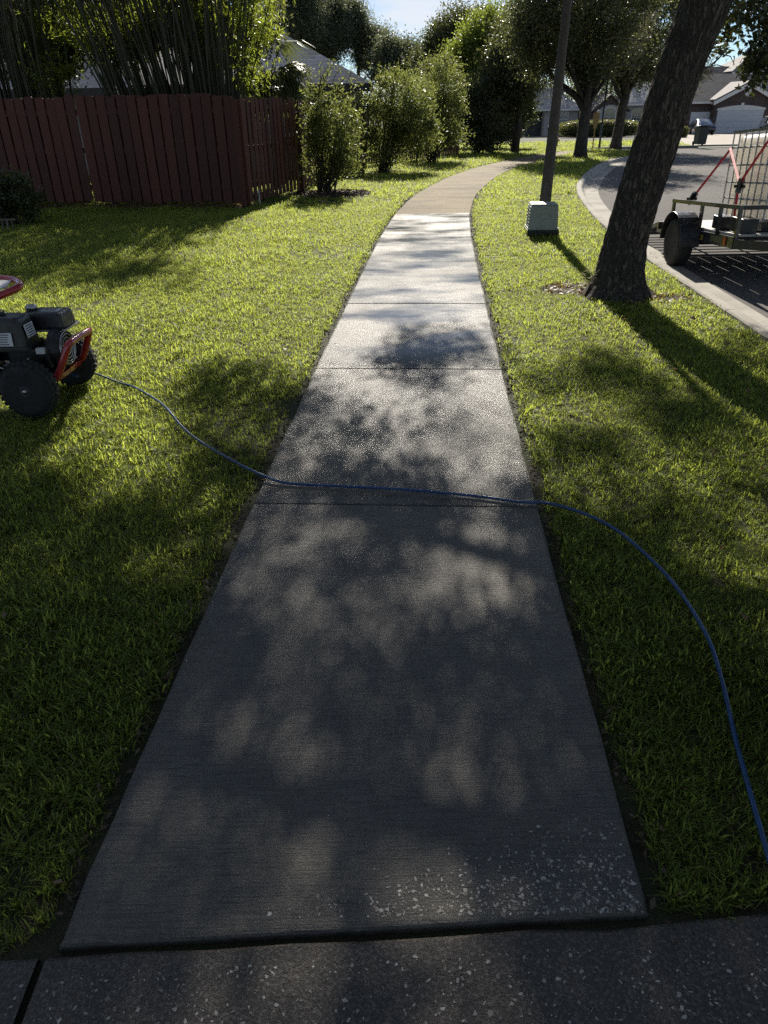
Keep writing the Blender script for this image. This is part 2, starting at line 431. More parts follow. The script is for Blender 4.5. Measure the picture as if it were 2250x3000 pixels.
# ------------------------------------------------------------------ lawn sheet, far lawn, street
ys = np.unique(np.concatenate([np.linspace(-6, 14, 60), np.linspace(14, Y_FAR, 90)]))
V = []; Fq = []; ncol = 26
for y in ys:
    k = float(kx(y)); tt = np.linspace(0, 1, ncol - 2) ** 0.45
    xs = -90 + (k + 90) * tt
    z = float(gz(y))
    for x in xs: V.append((x, y, z - 0.028))
    V.append((k + 0.06, y, z - 0.05)); V.append((k + 0.10, y, z - 0.6))
for i in range(len(ys) - 1):
    for j in range(ncol - 1): Fq.append((i * ncol + j, i * ncol + j + 1, (i + 1) * ncol + j + 1, (i + 1) * ncol + j))
lawn = link('lawn', fast_mesh('lawn', np.array(V), np.array(Fq)), M_SOIL); tag(lawn, kind='structure')
def sheet(name, rows, mat, kind='structure'):
    """rows: list of equally long point rows"""
    n = len(rows[0]); V = [p for r in rows for p in r]
    F = [(i * n + j, i * n + j + 1, (i + 1) * n + j + 1, (i + 1) * n + j) for i in range(len(rows) - 1) for j in range(n - 1)]
    o = link(name, fast_mesh(name, np.array(V, float), np.array(F)), mat); tag(o, kind=kind); return o
yf = np.concatenate([np.linspace(Y_FAR, 130, 30), [200, 700]])
sheet('far_lawn', [[(x, y, float(gz(y)) - 0.03) for x in np.linspace(-260, 320, 24)] for y in yf], M_SOIL)
STREET_DROP = 0.15
sheet('street', [[(float(kx(y)) + 0.30 + t * 70, y, float(gz(y)) - STREET_DROP) for t in np.linspace(0, 1, 12)] for y in ys[::2].tolist() + [Y_FAR + 0.02]], M_ASPH)

# ------------------------------------------------------------------ kerb with gutter, cast in lengths
kerb = bpy.data.objects.new('kerb', None); COL.objects.link(kerb); tag(kerb, kind='structure')
prof = [(-0.01, -0.10), (0.0, 0.0), (0.015, 0.012), (0.10, 0.010), (0.13, -0.01), (0.17, -0.10), (0.22, -0.135), (0.50, -0.135), (0.52, -0.145), (0.52, -0.25)]
KS = np.concatenate([[0], np.cumsum(np.linalg.norm(np.diff(KERB_ALL, axis=0), axis=1))])
def along(line, S, s):
    return np.array([np.interp(s, S, line[:, 0]), np.interp(s, S, line[:, 1])])
def tangent(line, S, s):
    d = along(line, S, min(s + 0.15, S[-1])) - along(line, S, max(s - 0.15, 0)); return d / np.linalg.norm(d)
s0 = 0.0
while s0 < KS[-1] - 0.3:
    s1 = min(s0 + 2.55, KS[-1]); m = MB(); V = []; nn = 12
    for s in np.linspace(s0 + 0.006, s1 - 0.006, nn):
        p = along(KERB_ALL, KS, s); t = tangent(KERB_ALL, KS, s); nrm = np.array([t[1], -t[0]])
        for d, z in prof:
            j = random.uniform(-0.003, 0.003)
            V.append((p[0] + nrm[0] * (d + j), p[1] + nrm[1] * (d + j), float(gz(p[1])) + z + j * 0.5))
    q = len(prof)
    F = [(i * q + j, (i + 1) * q + j, (i + 1) * q + j + 1, i * q + j + 1) for i in range(nn - 1) for j in range(q - 1)] + [tuple(range(q)), tuple((nn - 1) * q + j for j in range(q))[::-1]]
    m.add(V, F).build('kerb_segment', M_KERB, kerb)
    s0 = s1
fk = bpy.data.objects.new('far_kerb', None); COL.objects.link(fk); tag(fk, kind='structure')
fx0 = float(on(1742, 430)[0])
for i in range(9):
    m = MB(); x0 = fx0 + i * 6; zf = float(gz(Y_FAR))
    h = 0.012 if not (x0 + 3 > 18.5) else -0.10
    m.box(x0 + 0.01, x0 + 5.99, Y_FAR - 0.45, Y_FAR + 0.06, zf - 0.3, zf + (h if h > 0 else -0.12)).build('kerb_segment', M_KERB, fk)

# ------------------------------------------------------------------ sidewalk, slab by slab
walk = bpy.data.objects.new('sidewalk', None); COL.objects.link(walk); tag(walk, kind='structure')
def s_of_y(y): return float(np.interp(y, WALK[:, 1], WALK_S))
joints = [s_of_y(y) for y in (0.90, 2.82, 4.775, 6.675, 8.75, 10.85, 12.2, 14.0)]
while joints[-1] < WALK_S[-1] - 1.0: joints.append(min(joints[-1] + 1.95, WALK_S[-1]))
for i, (a, b) in enumerate(zip(joints[:-1], joints[1:])):
    V = []; n = max(4, int((b - a) / 0.16)); g = 0.005
    lift = random.uniform(-0.004, 0.004) if i else 0.0
    row = [(-W2, -0.10), (-W2, -0.012), (-W2 + 0.004, -0.004), (-W2 + 0.014, 0.0)] + [(x, 0.0) for x in np.linspace(-0.5, 0.5, 5)] + [(W2 - 0.014, 0.0), (W2 - 0.004, -0.004), (W2, -0.012), (W2, -0.10)]
    ss = [a + g, a + g + 0.003, a + g + 0.012] + list(np.linspace(a + g + 0.1, b - g - 0.1, n)) + [b - g - 0.012, b - g - 0.003, b - g]
    dz = [-0.010, -0.003, 0.0] + [0.0] * n + [0.0, -0.003, -0.010]
    for s, d in zip(ss, dz):
        c = along(WALK, WALK_S, s); t = tangent(WALK, WALK_S, s); nrm = np.array([t[1], -t[0]])
        if i == 0 and s < a + 0.3:                           # the first slab ends on the slanted driveway rim
            pass
        for x, z in row:
            w = random.uniform(-0.004, 0.004) if abs(x) > 0.63 else 0
            V.append((c[0] + nrm[0] * (x + w), c[1] + nrm[1] * (x + w) + (0.10 * x if s < a + 0.02 and i == 0 else 0), float(gz(c[1])) + lift + z + (d if z > -0.05 else 0)))
    q = len(row); m = MB()
    F = [(r * q + j, r * q + j + 1, (r + 1) * q + j + 1, (r + 1) * q + j) for r in range(len(ss) - 1) for j in range(q - 1)] + [tuple(range(q))[::-1], tuple((len(ss) - 1) * q + j for j in range(q))]
    m.add(V, F).build('slab', M_WALK, walk)

# ------------------------------------------------------------------ driveway in the foreground, two pours, shell bits showing
drive = bpy.data.objects.new('driveway', None); COL.objects.link(drive); tag(drive, kind='structure')
def drive_panel(x0, x1, tilt):
    xs = np.linspace(x0, x1, 40); V = []
    for r, (dy, z) in enumerate(((-3.2, 0), (-1.0, 0), (-0.25, 0), (-0.012, 0), (-0.002, -0.008), (0.0, -0.06))):
        for x in xs:
            j = 0.006 * math.sin(x * 23 + 1) + 0.004 * math.sin(x * 61) if r > 2 else 0
            V.append((x + (tilt * -dy if (x == xs[0] or x == xs[-1]) else tilt * -dy), drv(x) - 0.006 + dy + j, -0.007 + z))
    n = len(xs); F = [(i * n + j, i * n + j + 1, (i + 1) * n + j + 1, (i + 1) * n + j) for i in range(5) for j in range(n - 1)]
    F += [tuple(i * n for i in range(6))[::-1] if False else (0, n, 2 * n, 3 * n)]
    return MB().add(V, F[:-1]).build('panel', M_DRIVE, drive)
drive_panel(-0.735, 6.0, 0.02); drive_panel(-6.0, -0.752, 0.02)
sheet('driveway_bed', [[(x, y, -0.034 + 0.0) for x in (-6, -1, 0, 1, 6)] for y in (-4, 0, float(0.60))], M_SOIL)
def chips(name, pts, smin, smax, z, parent, mat, r=np.random.default_rng(3)):
    V = []; F = []
    for (x, y) in pts:
        s = smin + (smax - smin) * r.random() ** 2.6; k = 4 + int(r.random() * 3); a0 = r.random() * 6.28; el = 0.25 + 0.75 * r.random(); ph = r.random() * 6.28
        zz = z + 0.0003 + r.random() * 0.0007; b = len(V); rr = 0.40 + 0.75 * r.random(k)
        for lv, sc in ((-0.002, 1.0), (0.0, 0.86)):
            for i in range(k):
                t = a0 + 6.283 * i / k; u = s * sc * rr[i] * math.cos(t); v = s * sc * rr[i] * math.sin(t) * el
                V.append((x + u * math.cos(ph) - v * math.sin(ph), y + u * math.sin(ph) + v * math.cos(ph), zz + lv))
        F.append(tuple(b + k + i for i in range(k)))
        F += [(b + i, b + (i + 1) % k, b + k + (i + 1) % k, b + k + i) for i in range(k)]
    o = MB().add(V, F).build(name, mat, parent); tag(o, kind='stuff'); return o
r3 = np.random.default_rng(11)
P = np.stack([r3.uniform(-1.0, 1.0, 5200), r3.uniform(0.45, 0.95, 5200)], 1); P = P[P[:, 1] < drv(P[:, 0]) - 0.05]
P = P[np.abs(P[:, 0] + 0.735) > 0.02]
chips('shell_chips', P, 0.0010, 0.0085, -0.007, drive, M_SHELL)
P = np.stack([r3.uniform(-0.62, 0.56, 22000), r3.uniform(0.93, 1.45, 22000)], 1)
den = np.clip((P[:, 0] + 0.32) * 1.6, 0.0, 1) * np.clip(1.05 - (P[:, 1] - 0.93) / np.clip(0.13 + 0.30 * P[:, 0], 0.05, 1), 0, 1) ** 1.3 
P = P[r3.random(len(P)) < den * 0.85]
chips('shell_chips', P, 0.0008, 0.0088, 0.0, walk, M_SHELL)

# ------------------------------------------------------------------ far driveway
FD0, FD1 = float(on(2052, 427)[0]), float(on(2052, 427)[0]) + 40
Y_HOUSE = float(on(2090, 392)[1])
fd = bpy.data.objects.new('far_driveway', None); COL.objects.link(fd); tag(fd, kind='structure')
xl = [FD0 + i * 3.6 for i in range(8)]; yl = np.linspace(Y_FAR - 0.05, Y_HOUSE + 0.5, 6)
for a, b in zip(xl[:-1], xl[1:]):
    for c, d in zip(yl[:-1], yl[1:]):
        sk = 0.24                                            # the drive runs on the line of sight, away to the right
        def sx(x, y): return x + sk * (y - Y_FAR)
        m = MB(); g = 0.012
        V = [(sx(a + g, c), c + g, float(gz(c)) + 0.012), (sx(b - g, c), c + g, float(gz(c)) + 0.012), (sx(b - g, d), d - g, float(gz(d)) + 0.012), (sx(a + g, d), d - g, float(gz(d)) + 0.012)]
        m.ext(V, (0, 0, -0.1)).build('panel', M_FARDRIVE, fd)
# ------------------------------------------------------------------ grass
M_GRASS = mat_leaf('grass_blade', (0.046, 0.068, 0.016), (0.17, 0.21, 0.048), 0.62, (0.52, 0.60, 0.095), rough=0.5, nscale=0.9, gloss=0.25, dry=(0.87, (0.26, 0.21, 0.10)))
tufts = bpy.data.collections.new('grass_tufts')
def make_tuft(seed, nb, hmin, hmax, wid, lean):
    r = np.random.default_rng(seed); V = []; F = []
    for _ in range(nb):
        a = r.random() * 6.283; ox, oy = r.normal(size=2) * 0.012
        h = r.uniform(hmin, hmax); w = wid * r.uniform(0.7, 1.2); ln = r.uniform(0.15, 1.0) * lean
        d = np.array([math.cos(a), math.sin(a), 0]); ps = r.random() * 6.283
        sd = np.array([-math.sin(a), math.cos(a), 0.0]) * 0.85 + np.array([math.cos(ps), math.sin(ps), 0]) * 0.3; sd /= np.linalg.norm(sd)
        b = len(V); segs = [(0, 0.55), (0.4, 1.0), (0.75, 0.8)]
        for t, k in segs:
            c = np.array([ox, oy, -0.008]) + d * h * ln * t ** 1.6 + np.array([0, 0, h * (t - 0.35 * ln * t * t)])
            V += [c - sd * w / 2 * k, c + sd * w / 2 * k]
        V.append(np.array([ox, oy, -0.008]) + d * h * ln * 1.15 + np.array([0, 0, h * (1 - 0.42 * ln)]))
        F += [(b, b + 1, b + 3, b + 2), (b + 2, b + 3, b + 5, b + 4), (b + 4, b + 5, b + 6)]
    me = bpy.data.meshes.new('grass_tuft'); me.from_pydata([tuple(p) for p in V], [], F); me.update(); me.materials.append(M_GRASS)
    o = bpy.data.objects.new('grass_tuft', me); tufts.objects.link(o)
for i in range(9): make_tuft(100 + i, 11, 0.022, 0.060, 0.0043, 1.25)

def on_grass(P):
    x, y = P[:, 0], P[:, 1]
    d = dist_poly(P, WALK[::4])
    ok = (d > W2 + 0.055) & (x < kx(y) - 0.03) & (y > drv(x) + 0.03)
    ok &= (np.hypot(x - OAK[0], (y - OAK[1])) > 0.36)
    bare = (np.hypot((x - 1.88) / 0.28, (y - 7.25) / 0.28) < 1) | (np.hypot((x - 2.75) / 0.18, (y - 6.75) / 0.18) < 1)
    ok &= ~(bare & (rng.random(len(P)) < 0.9))
    ok &= ~((np.hypot((x - BED1[0]) / 0.95, (y - BED1[1]) / 1.0) < 1) & (rng.random(len(P)) < 0.95))
    ok &= ~((np.hypot((x - BED2[0]) / 0.5, (y - BED2[1]) / 0.7) < 1) & (rng.random(len(P)) < 0.9))
    ok &= ~(np.abs(y - 14.9 + (x + 2.59) * 0.156) < 0.22) | (x > -2.5)
    return ok
OAK = (2.25, 6.9)
BED1 = on(965, 566)[:2]; BED2 = on(1130, 503)[:2]
bands = [(0.5, 2.6, 2600, 1.0), (2.6, 5.0, 2100, 1.0), (5.0, 9.0, 1250, 1.1), (9.0, 15.0, 600, 1.35), (15.0, 25.0, 150, 1.9), (25.0, 48.0, 40, 3.0), (48.0, 62.0, 14, 4.2)]
GP = []; GS = []
for y0, y1, den, sc in bands:
    hw = max(1.2, 0.62 * y1 + 0.6)
    n = int(den * (y1 - y0) * 2 * hw)
    Pg = np.stack([rng.uniform(-hw, hw, n), rng.uniform(y0, y1, n)], 1)
    Z = gz(Pg[:, 1]) - 0.024
    vis = seen(np.column_stack([Pg, Z]), 120, 160)
    Pg, Z = Pg[vis], Z[vis]
    ok = on_grass(Pg) if y0 < 48 else (Pg[:, 1] > 0)
    if y0 >= 25:
        far = Pg[:, 1] > Y_FAR + 0.1
        drvw = (Pg[:, 0] > FD0 + 0.24 * (Pg[:, 1] - Y_FAR) - 0.1)
        ok = np.where(far, ~drvw, ok & (Pg[:, 1] < Y_FAR))
    Pg, Z = Pg[ok], Z[ok]
    # thin, worn places
    th = np.sin(Pg[:, 0] * 1.7 + 0.6 * np.sin(Pg[:, 1] * 1.3)) * np.sin(Pg[:, 1] * 1.1 + 1.0 + 0.8 * np.sin(Pg[:, 0] * 0.9))
    keep = rng.random(len(Pg)) < np.clip(0.92 - 0.35 * (th > 0.72), 0, 1)
    pat = (0.98 + 0.17 * np.sin(Pg[:, 0] * 3.1 + 1.1 * np.sin(Pg[:, 1] * 2.3)) + 0.15 * np.sin(Pg[:, 1] * 4.3 + np.sin(Pg[:, 0] * 5.7)))[keep]
    GP.append(np.column_stack([Pg, Z])[keep]); GS.append(pat * sc * rng.uniform(0.6, 1.35, keep.sum()))
GP = np.concatenate(GP); GS = np.concatenate(GS)
gme = bpy.data.meshes.new('grass'); gme.vertices.add(len(GP)); gme.vertices.foreach_set('co', GP.astype(np.float32).ravel())
rot = np.column_stack([rng.normal(0, 0.10, len(GP)), rng.normal(0, 0.10, len(GP)), rng.uniform(0, 6.283, len(GP))]).astype(np.float32)
at1 = gme.attributes.new('rot', 'FLOAT_VECTOR', 'POINT'); at1.data.foreach_set('vector', rot.ravel())
scl = np.column_stack([GS, GS, GS * rng.uniform(0.8, 1.15, len(GS))]); at2 = gme.attributes.new('scl', 'FLOAT_VECTOR', 'POINT'); at2.data.foreach_set('vector', scl.astype(np.float32).ravel())
at3 = gme.attributes.new('pick', 'INT', 'POINT'); at3.data.foreach_set('value', rng.integers(0, 9, len(GP)).astype(np.int32))
gme.update()
grass = link('grass', gme, M_GRASS); tag(grass, 'short green grass of the lawns beside the walk', 'grass', kind='stuff')
ng = bpy.data.node_groups.new('grass_nodes', 'GeometryNodeTree')
ng.interface.new_socket('Geometry', in_out='INPUT', socket_type='NodeSocketGeometry'); ng.interface.new_socket('Geometry', in_out='OUTPUT', socket_type='NodeSocketGeometry')
gi = ng.nodes.new('NodeGroupInput'); go = ng.nodes.new('NodeGroupOutput'); ip = ng.nodes.new('GeometryNodeInstanceOnPoints')
ci = ng.nodes.new('GeometryNodeCollectionInfo'); ci.inputs['Collection'].default_value = tufts; ci.inputs['Separate Children'].default_value = True; ci.inputs['Reset Children'].default_value = True
def nattr(name, typ):
    n = ng.nodes.new('GeometryNodeInputNamedAttribute'); n.data_type = typ; n.inputs['Name'].default_value = name; return n.outputs['Attribute']
ng.links.new(gi.outputs[0], ip.inputs['Points']); ng.links.new(ci.outputs[0], ip.inputs['Instance']); ip.inputs['Pick Instance'].default_value = True
ng.links.new(nattr('pick', 'INT'), ip.inputs['Instance Index']); ng.links.new(nattr('rot', 'FLOAT_VECTOR'), ip.inputs['Rotation']); ng.links.new(nattr('scl', 'FLOAT_VECTOR'), ip.inputs['Scale'])
ng.links.new(ip.outputs[0], go.inputs[0])
grass.modifiers.new('grass', 'NODES').node_group = ng
print('GRASS', len(GP))
# ------------------------------------------------------------------ fence of red boards
def mat_wood(name, a, b):
    k = NT(name); v = k.obj(); oi = k.n('ShaderNodeObjectInfo')
    g = k.noise(k.mapped(v, (40, 40, 2.2)), 1.0, 5, 0.65, 0.6)
    c = k.mix(g, a, b)
    c = k.mix(k.math('MULTIPLY', oi.outputs['Random'], 0.75), c, tuple(x * 0.5 for x in a))
    c = k.mix(k.ramp(k.noise(v, 3.0, 5, 0.7), [(0.55, 0.0), (0.75, 0.5)]), c, tuple(x * 0.5 + 0.01 for x in b))
    return k.done(k.principled(c, 0.75, 0.0, k.bump(g, 0.5, 0.004)))
M_FENCE = mat_wood('red_fence_paint', (0.072, 0.020, 0.012), (0.125, 0.033, 0.019))
def board_mesh(w, h, t, ear):
    hw = w / 2; P = [(-hw, 0), (hw, 0), (hw, h - ear), (hw - ear, h), (-hw + ear, h), (-hw, h - ear)]
    V = [(x, -t / 2, z) for x, z in P] + [(x, t / 2, z) for x, z in P]; n = 6
    F = [tuple(range(n)), tuple(range(n, 2 * n))[::-1]] + [(i, n + i, n + (i + 1) % n, (i + 1) % n) for i in range(n)]
    me = bpy.data.meshes.new('board'); me.from_pydata(V, [], F); me.update(); me.materials.append(M_FENCE); return me
B_WIDE, B_SIDE = board_mesh(0.178, 1.80, 0.019, 0.022), board_mesh(0.150, 1.78, 0.019, 0.02)
def fence_run(root, a, b, pitch, mesh, backs, gap=0.07, skip=()):
    a, b = np.array(a, float), np.array(b, float); d = b - a; L = np.linalg.norm(d); d /= L
    nrm = np.array([d[1], -d[0]]); nrm = nrm if nrm @ (np.array([0, 0]) - a) > 0 else -nrm       # towards the camera
    ang = math.atan2(d[1], d[0]); off = wloc(root)
    n = int(L / pitch)
    for i in range(n):
        for k in ((0, 1) if backs else (0,)):
            if k and i in skip: continue
            s = (i + 0.5 + 0.5 * k) * pitch; p = a + d * s + nrm * (0.030 if not k else -0.030)
            o = link('board', mesh, None, root)
            z = float(gz(p[1])) + gap + random.uniform(-0.022, 0.022)
            o.location = (p[0] - off[0], p[1] - off[1], z - off[2])
            o.rotation_euler = (random.uniform(-0.008, 0.008), random.uniform(-0.007, 0.007), ang + random.uniform(-0.015, 0.015))
            o.scale = (random.uniform(0.97, 1.02), 1, random.uniform(0.985, 1.01))
    for zz in (0.34, 0.98, 1.62):
        pa, pb = (*a, float(gz(a[1])) + zz), (*b, float(gz(b[1])) + zz)
        MB().beam(pa, pb, 0.038, 0.09).build('rail', M_FENCE, root)
    m = max(1, int(round(L / 2.4)))
    for i in range(m + 1):
        p = a + d * L * i / m - nrm * (0.075 if 0 < i < m or i == m else 0.0)
        MB().box(p[0] - 0.045, p[0] + 0.045, p[1] - 0.045, p[1] + 0.045, float(gz(p[1])) - 0.1, float(gz(p[1])) + 1.78).build('post', M_FENCE, root)
FC = np.array([-2.59, 14.9])
f1 = thing('wooden_fence', 'dark red board fence standing across the lawn below the bamboo', 'fence', (*FC, 0), 'red board fences')
fence_run(f1, FC, FC + np.array([-8.0, 1.25]), 0.205, B_WIDE, True, skip=(14,))
f2 = thing('wooden_fence', 'red picket fence with open slits running back beside the shrubs', 'fence', (*FC, 0), 'red board fences')
fl = [FC + np.array([0.06, 0.1]), np.array([-1.75, 17.9]), on(1068, 487)[:2], on(1345, 455)[:2]]
for a, b in zip(fl[:-1], fl[1:]): fence_run(f2, a, b, 0.215, B_SIDE, False, gap=0.05)

# ------------------------------------------------------------------ bark and leaf materials
def mat_bark(name, a, b, sc=1.0, strength=1.0):
    k = NT(name); p = k.pos()
    v = k.mapped(p, (34 * sc, 34 * sc, 6.5 * sc))
    n1 = k.noise(v, 1.0, 4, 0.6, 0.8)
    rid = k.math('ABSOLUTE', k.math('SUBTRACT', n1, 0.5)); fur = k.ramp(rid, [(0.0, 0.0), (0.11, 1.0)])
    c = k.mix(fur, tuple(x * 0.32 for x in a), k.mix(k.noise(p, 30 * sc, 5, 0.7), a, b))
    c = k.mix(k.ramp(k.noise(p, 2.6, 5, 0.65), [(0.5, 0.0), (0.68, 0.55)]), c, (0.085, 0.088, 0.06))
    h = k.math('ADD', fur, k.math('MULTIPLY', k.noise(p, 70 * sc, 4, 0.7), 0.5))
    return k.done(k.principled(c, 0.9, 0.0, k.bump(h, strength, 0.03)))
M_BARK = mat_bark('oak_bark', (0.075, 0.060, 0.045), (0.19, 0.155, 0.115))
M_BARK_FAR = mat_bark('far_bark', (0.06, 0.048, 0.037), (0.12, 0.10, 0.078), 0.6, 0.7)
M_OAKLEAF = mat_leaf('oak_leaf', (0.018, 0.026, 0.010), (0.055, 0.065, 0.022), 0.28, (0.12, 0.14, 0.025), rough=0.35, gloss=0.5)
M_OAKFAR = mat_leaf('far_oak_leaf', (0.030, 0.038, 0.018), (0.085, 0.095, 0.042), 0.32, (0.19, 0.21, 0.06), rough=0.5, gloss=0.35)  # leaf colour lightened to suggest haze over the far trees
M_PINE = mat_leaf('pine_needles', (0.05, 0.064, 0.040), (0.115, 0.135, 0.08), 0.34, (0.22, 0.25, 0.12), rough=0.55)  # needle colour lightened for a hazy distance
M_LIME = mat_leaf('light_green_leaf', (0.06, 0.085, 0.015), (0.15, 0.19, 0.035), 0.45, (0.34, 0.42, 0.06))
M_SHRUB = mat_leaf('shrub_leaf', (0.050, 0.066, 0.020), (0.13, 0.155, 0.050), 0.42, (0.30, 0.34, 0.08), rough=0.5, gloss=0.3)
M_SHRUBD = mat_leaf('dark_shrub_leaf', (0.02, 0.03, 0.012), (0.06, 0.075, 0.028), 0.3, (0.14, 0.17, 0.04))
M_BAMB = mat_leaf('bamboo_leaf', (0.055, 0.085, 0.012), (0.14, 0.18, 0.03), 0.55, (0.38, 0.45, 0.05), rough=0.4)
M_HEDGE = mat_leaf('hedge_leaf', (0.045, 0.055, 0.015), (0.13, 0.14, 0.04), 0.35, (0.26, 0.27, 0.06))
M_CULM = mat_plain('bamboo_culm', (0.030, 0.032, 0.010), .6, var=.6, scale=5)
M_TWIG = mat_plain('shrub_stem', (0.055, 0.045, 0.034), 0.85, var=0.3)
M_MOSS = mat_leaf('air_plant', (0.10, 0.10, 0.065), (0.20, 0.19, 0.13), 0.4, (0.30, 0.28, 0.16), rough=0.8)

def leaves(name, P, L, Wd, mat, parent, up=0.15, r=rng, kind=None, bend=0.05):
    u, w = rand_frames(len(P), up, r)
    V, F = leaf_quads(P, u, w, L * r.uniform(0.7, 1.25, len(P)), Wd * r.uniform(0.8, 1.2, len(P)), bend)
    o = link(name, fast_mesh(name, V - (wloc(parent) if parent else 0), F), mat, parent)
    if kind: tag(o, kind=kind)
    return o
def limb(m, a, b, r0, r1, sag=0.1, n=7, k=6, r=rng):
    a, b = np.array(a, float), np.array(b, float); L = np.linalg.norm(b - a); j = r.normal(size=3) * L * sag
    pts = [a + (b - a) * t + j * math.sin(math.pi * t) + np.array([0, 0, L * 0.06]) * math.sin(math.pi * t) for t in np.linspace(0, 1, n)]
    m.tube(pts, list(np.linspace(r0, r1, n)), k)

# ------------------------------------------------------------------ the big oak by the kerb
def oak_trunk():
    cs = [(2.25, -0.12, .40), (2.25, 0.0, .31), (2.255, .10, .252), (2.26, .22, .218), (2.28, .5, .192), (2.33, .79, .187), (2.38, 1.06, .187), (2.43, 1.33, .189), (2.47, 1.58, .19), (2.52, 1.83, .188), (2.58, 2.06, .19), (2.64, 2.28, .195), (2.74, 2.7, .20), (2.84, 3.1, .205)]
    zz = np.array([c[1] for c in cs]); xx = np.array([c[0] for c in cs]); rr = np.array([c[2] for c in cs])
    nz, na = 260, 120; V = []
    r = np.random.default_rng(5)
    Z = np.linspace(-0.12, 3.1, nz)
    ph = r.random((8,)) * 6.28
    for z in Z:
        cx, R0 = np.interp(z, zz, xx), np.interp(z, zz, rr); cy = 6.9 + 0.03 * math.sin(z * 1.3)
        for j in range(na):
            t = 2 * math.pi * j / na
            lump = 0.05 * math.sin(3 * t + ph[0] + z * 0.7) + 0.035 * math.sin(5 * t + ph[1] - z * 1.1) + 0.02 * math.sin(z * 5 + 2 * t + ph[2])
            root = 0.15 * max(0, 1 - max(z, 0) / 0.34) ** 2 * (math.sin(5 * t + ph[3]) + 0.7 * math.sin(3 * t + ph[5])) + 0.06 * max(0, 1 - max(z, 0) / 0.2) * math.sin(9 * t + ph[4])
            # furrowed plates of bark, running up the stem and breaking across it
            tw = t * 23 + 1.3 * math.sin(z * 3.1 + t * 2) + 0.9 * math.sin(z * 7.3 + t * 5 + 1)
            fur = abs(math.sin(tw)) ** 0.5; brk = 0.75 + 0.25 * math.sin(z * 38 + 6 * math.sin(t * 9) + tw)
            rr_ = R0 * (1 + lump + root) + 0.015 * (fur * brk - 0.6)
            V.append((cx + rr_ * math.cos(t), cy + rr_ * math.sin(t), z))
    F = [(i * na + j, i * na + (j + 1) % na, (i + 1) * na + (j + 1) % na, (i + 1) * na + j) for i in range(nz - 1) for j in range(na)]
    return np.array(V), np.array(F)
oak = thing('oak_tree', 'leaning live oak with a thick furrowed trunk standing beside the kerb', 'tree', (2.25, 6.9, 0), 'street oaks')
V, F = oak_trunk()
o = link('trunk', fast_mesh('trunk', V - wloc(oak), F), M_BARK, oak); o.data.polygons.foreach_set('use_smooth', [True] * len(o.data.polygons))
# the crown hangs above the picture: foliage gathers where it shades the near end of the walk
ro = np.random.default_rng(21)
CC = []
tan_el = math.tan(SUN_EL); hd = np.array([math.sin(SUN_AZ), math.cos(SUN_AZ)])
def shade_weight(x, y):
    w = np.clip((5.35 - y + 0.35 * np.sin(x * 2.3 + 0.5) + 0.25 * np.sin(x * 5.1)) / 1.3, 0, 1)
    w *= np.where(x > 1.6, np.clip((6.0 - y) / 1.8, 0, 1), 1)
    w *= np.where(x < -1.5, np.clip((4.6 - y + 0.5 * (x + 1.5)) / 0.8, 0, 1), 1)
    return w
lit = [(-1.0, 3.05, 0.22), (-1.55, 3.45, 0.26), (-1.05, 2.1, 0.16), (1.05, 3.0, 0.2), (1.15, 2.2, 0.16), (1.75, 2.9, 0.24), (0.30, 2.52, 0.20), (0.02, 1.98, 0.15), (0.55, 3.35, 0.25), (0.22, 3.30, 0.16), (-0.28, 2.0, 0.14), (0.33, 1.95, 0.15), (0.15, 4.1, 0.28), (-0.25, 4.3, 0.24), (0.75, 4.35, 0.34), (0.14, 1.2, 0.11), (0.0, 1.55, 0.09), (-0.40, 1.35, 0.13), (0.55, 2.35, 0.17), (1.35, 3.9, 0.26), (1.5, 2.4, 0.2), (-1.35, 2.75, 0.17), (-0.80, 2.35, 0.15), (0.16, 0.72, 0.15), (2.1, 3.4, 0.28), (-1.2, 3.4, 0.18), (-0.4, 2.75, 0.12), (-0.35, 3.55, 0.13)]
while len(CC) < 820:
    g = np.array([ro.uniform(-4.6, 5.5), ro.uniform(-2.0, 5.9)])
    if ro.random() > shade_weight(g[0], g[1]): continue
    if any(math.hypot(g[0] - a, (g[1] - b) * 0.62) < c for a, b, c in lit): continue
    z = ro.uniform(3.7, 6.6)
    c = np.array([*(g + hd * z / tan_el), z])
    if seen(c[None] - np.array([0, 0, 0.35]), 80, 60)[0]: continue
    CC.append(c)
for _ in range(34):                                          # unseen leaf clumps added to darken the near corners
    g = np.array([ro.uniform(-1.7, -0.62), ro.uniform(0.7, 2.1)]) if ro.random() < .6 else np.array([ro.uniform(0.72, 1.3), ro.uniform(0.8, 1.7)])
    z = ro.uniform(3.7, 6.6); CC.append(np.array([*(g + hd * z / tan_el), z]))
CC = np.array(CC)
n = 190000; j = ro.integers(0, len(CC), n)
P = CC[j] + ro.normal(size=(n, 3)) * np.array([0.13, 0.13, 0.10])
extra = []
for (px, py, Y, s, kk) in [(2150, 60, 8.4, 0.10, 130), (2125, 105, 8.4, 0.08, 90), (2160, 20, 8.4, 0.10, 120), (2110, 150, 8.4, 0.05, 40), (2235, 40, 7.6, 0.12, 260), (2215, 25, 7.6, 0.08, 120), (2250, 120, 7.6, 0.10, 220), (2215, 175, 7.6, 0.06, 90), (2240, 215, 7.6, 0.055, 90), (2205, 205, 7.6, 0.05, 60), (2235, 160, 7.6, 0.07, 120), (2200, 250, 7.6, 0.04, 35)]:
    extra.append(at(px, py, Y) + ro.normal(size=(kk, 3)) * s * np.array([1, 1, 0.8]))
P = np.concatenate([P] + extra)
leaves('crown', P, 0.070, 0.036, M_OAKLEAF, oak, 0.0, ro)
m = MB(); top = np.array([2.84, 6.93, 3.05]); hubs = []
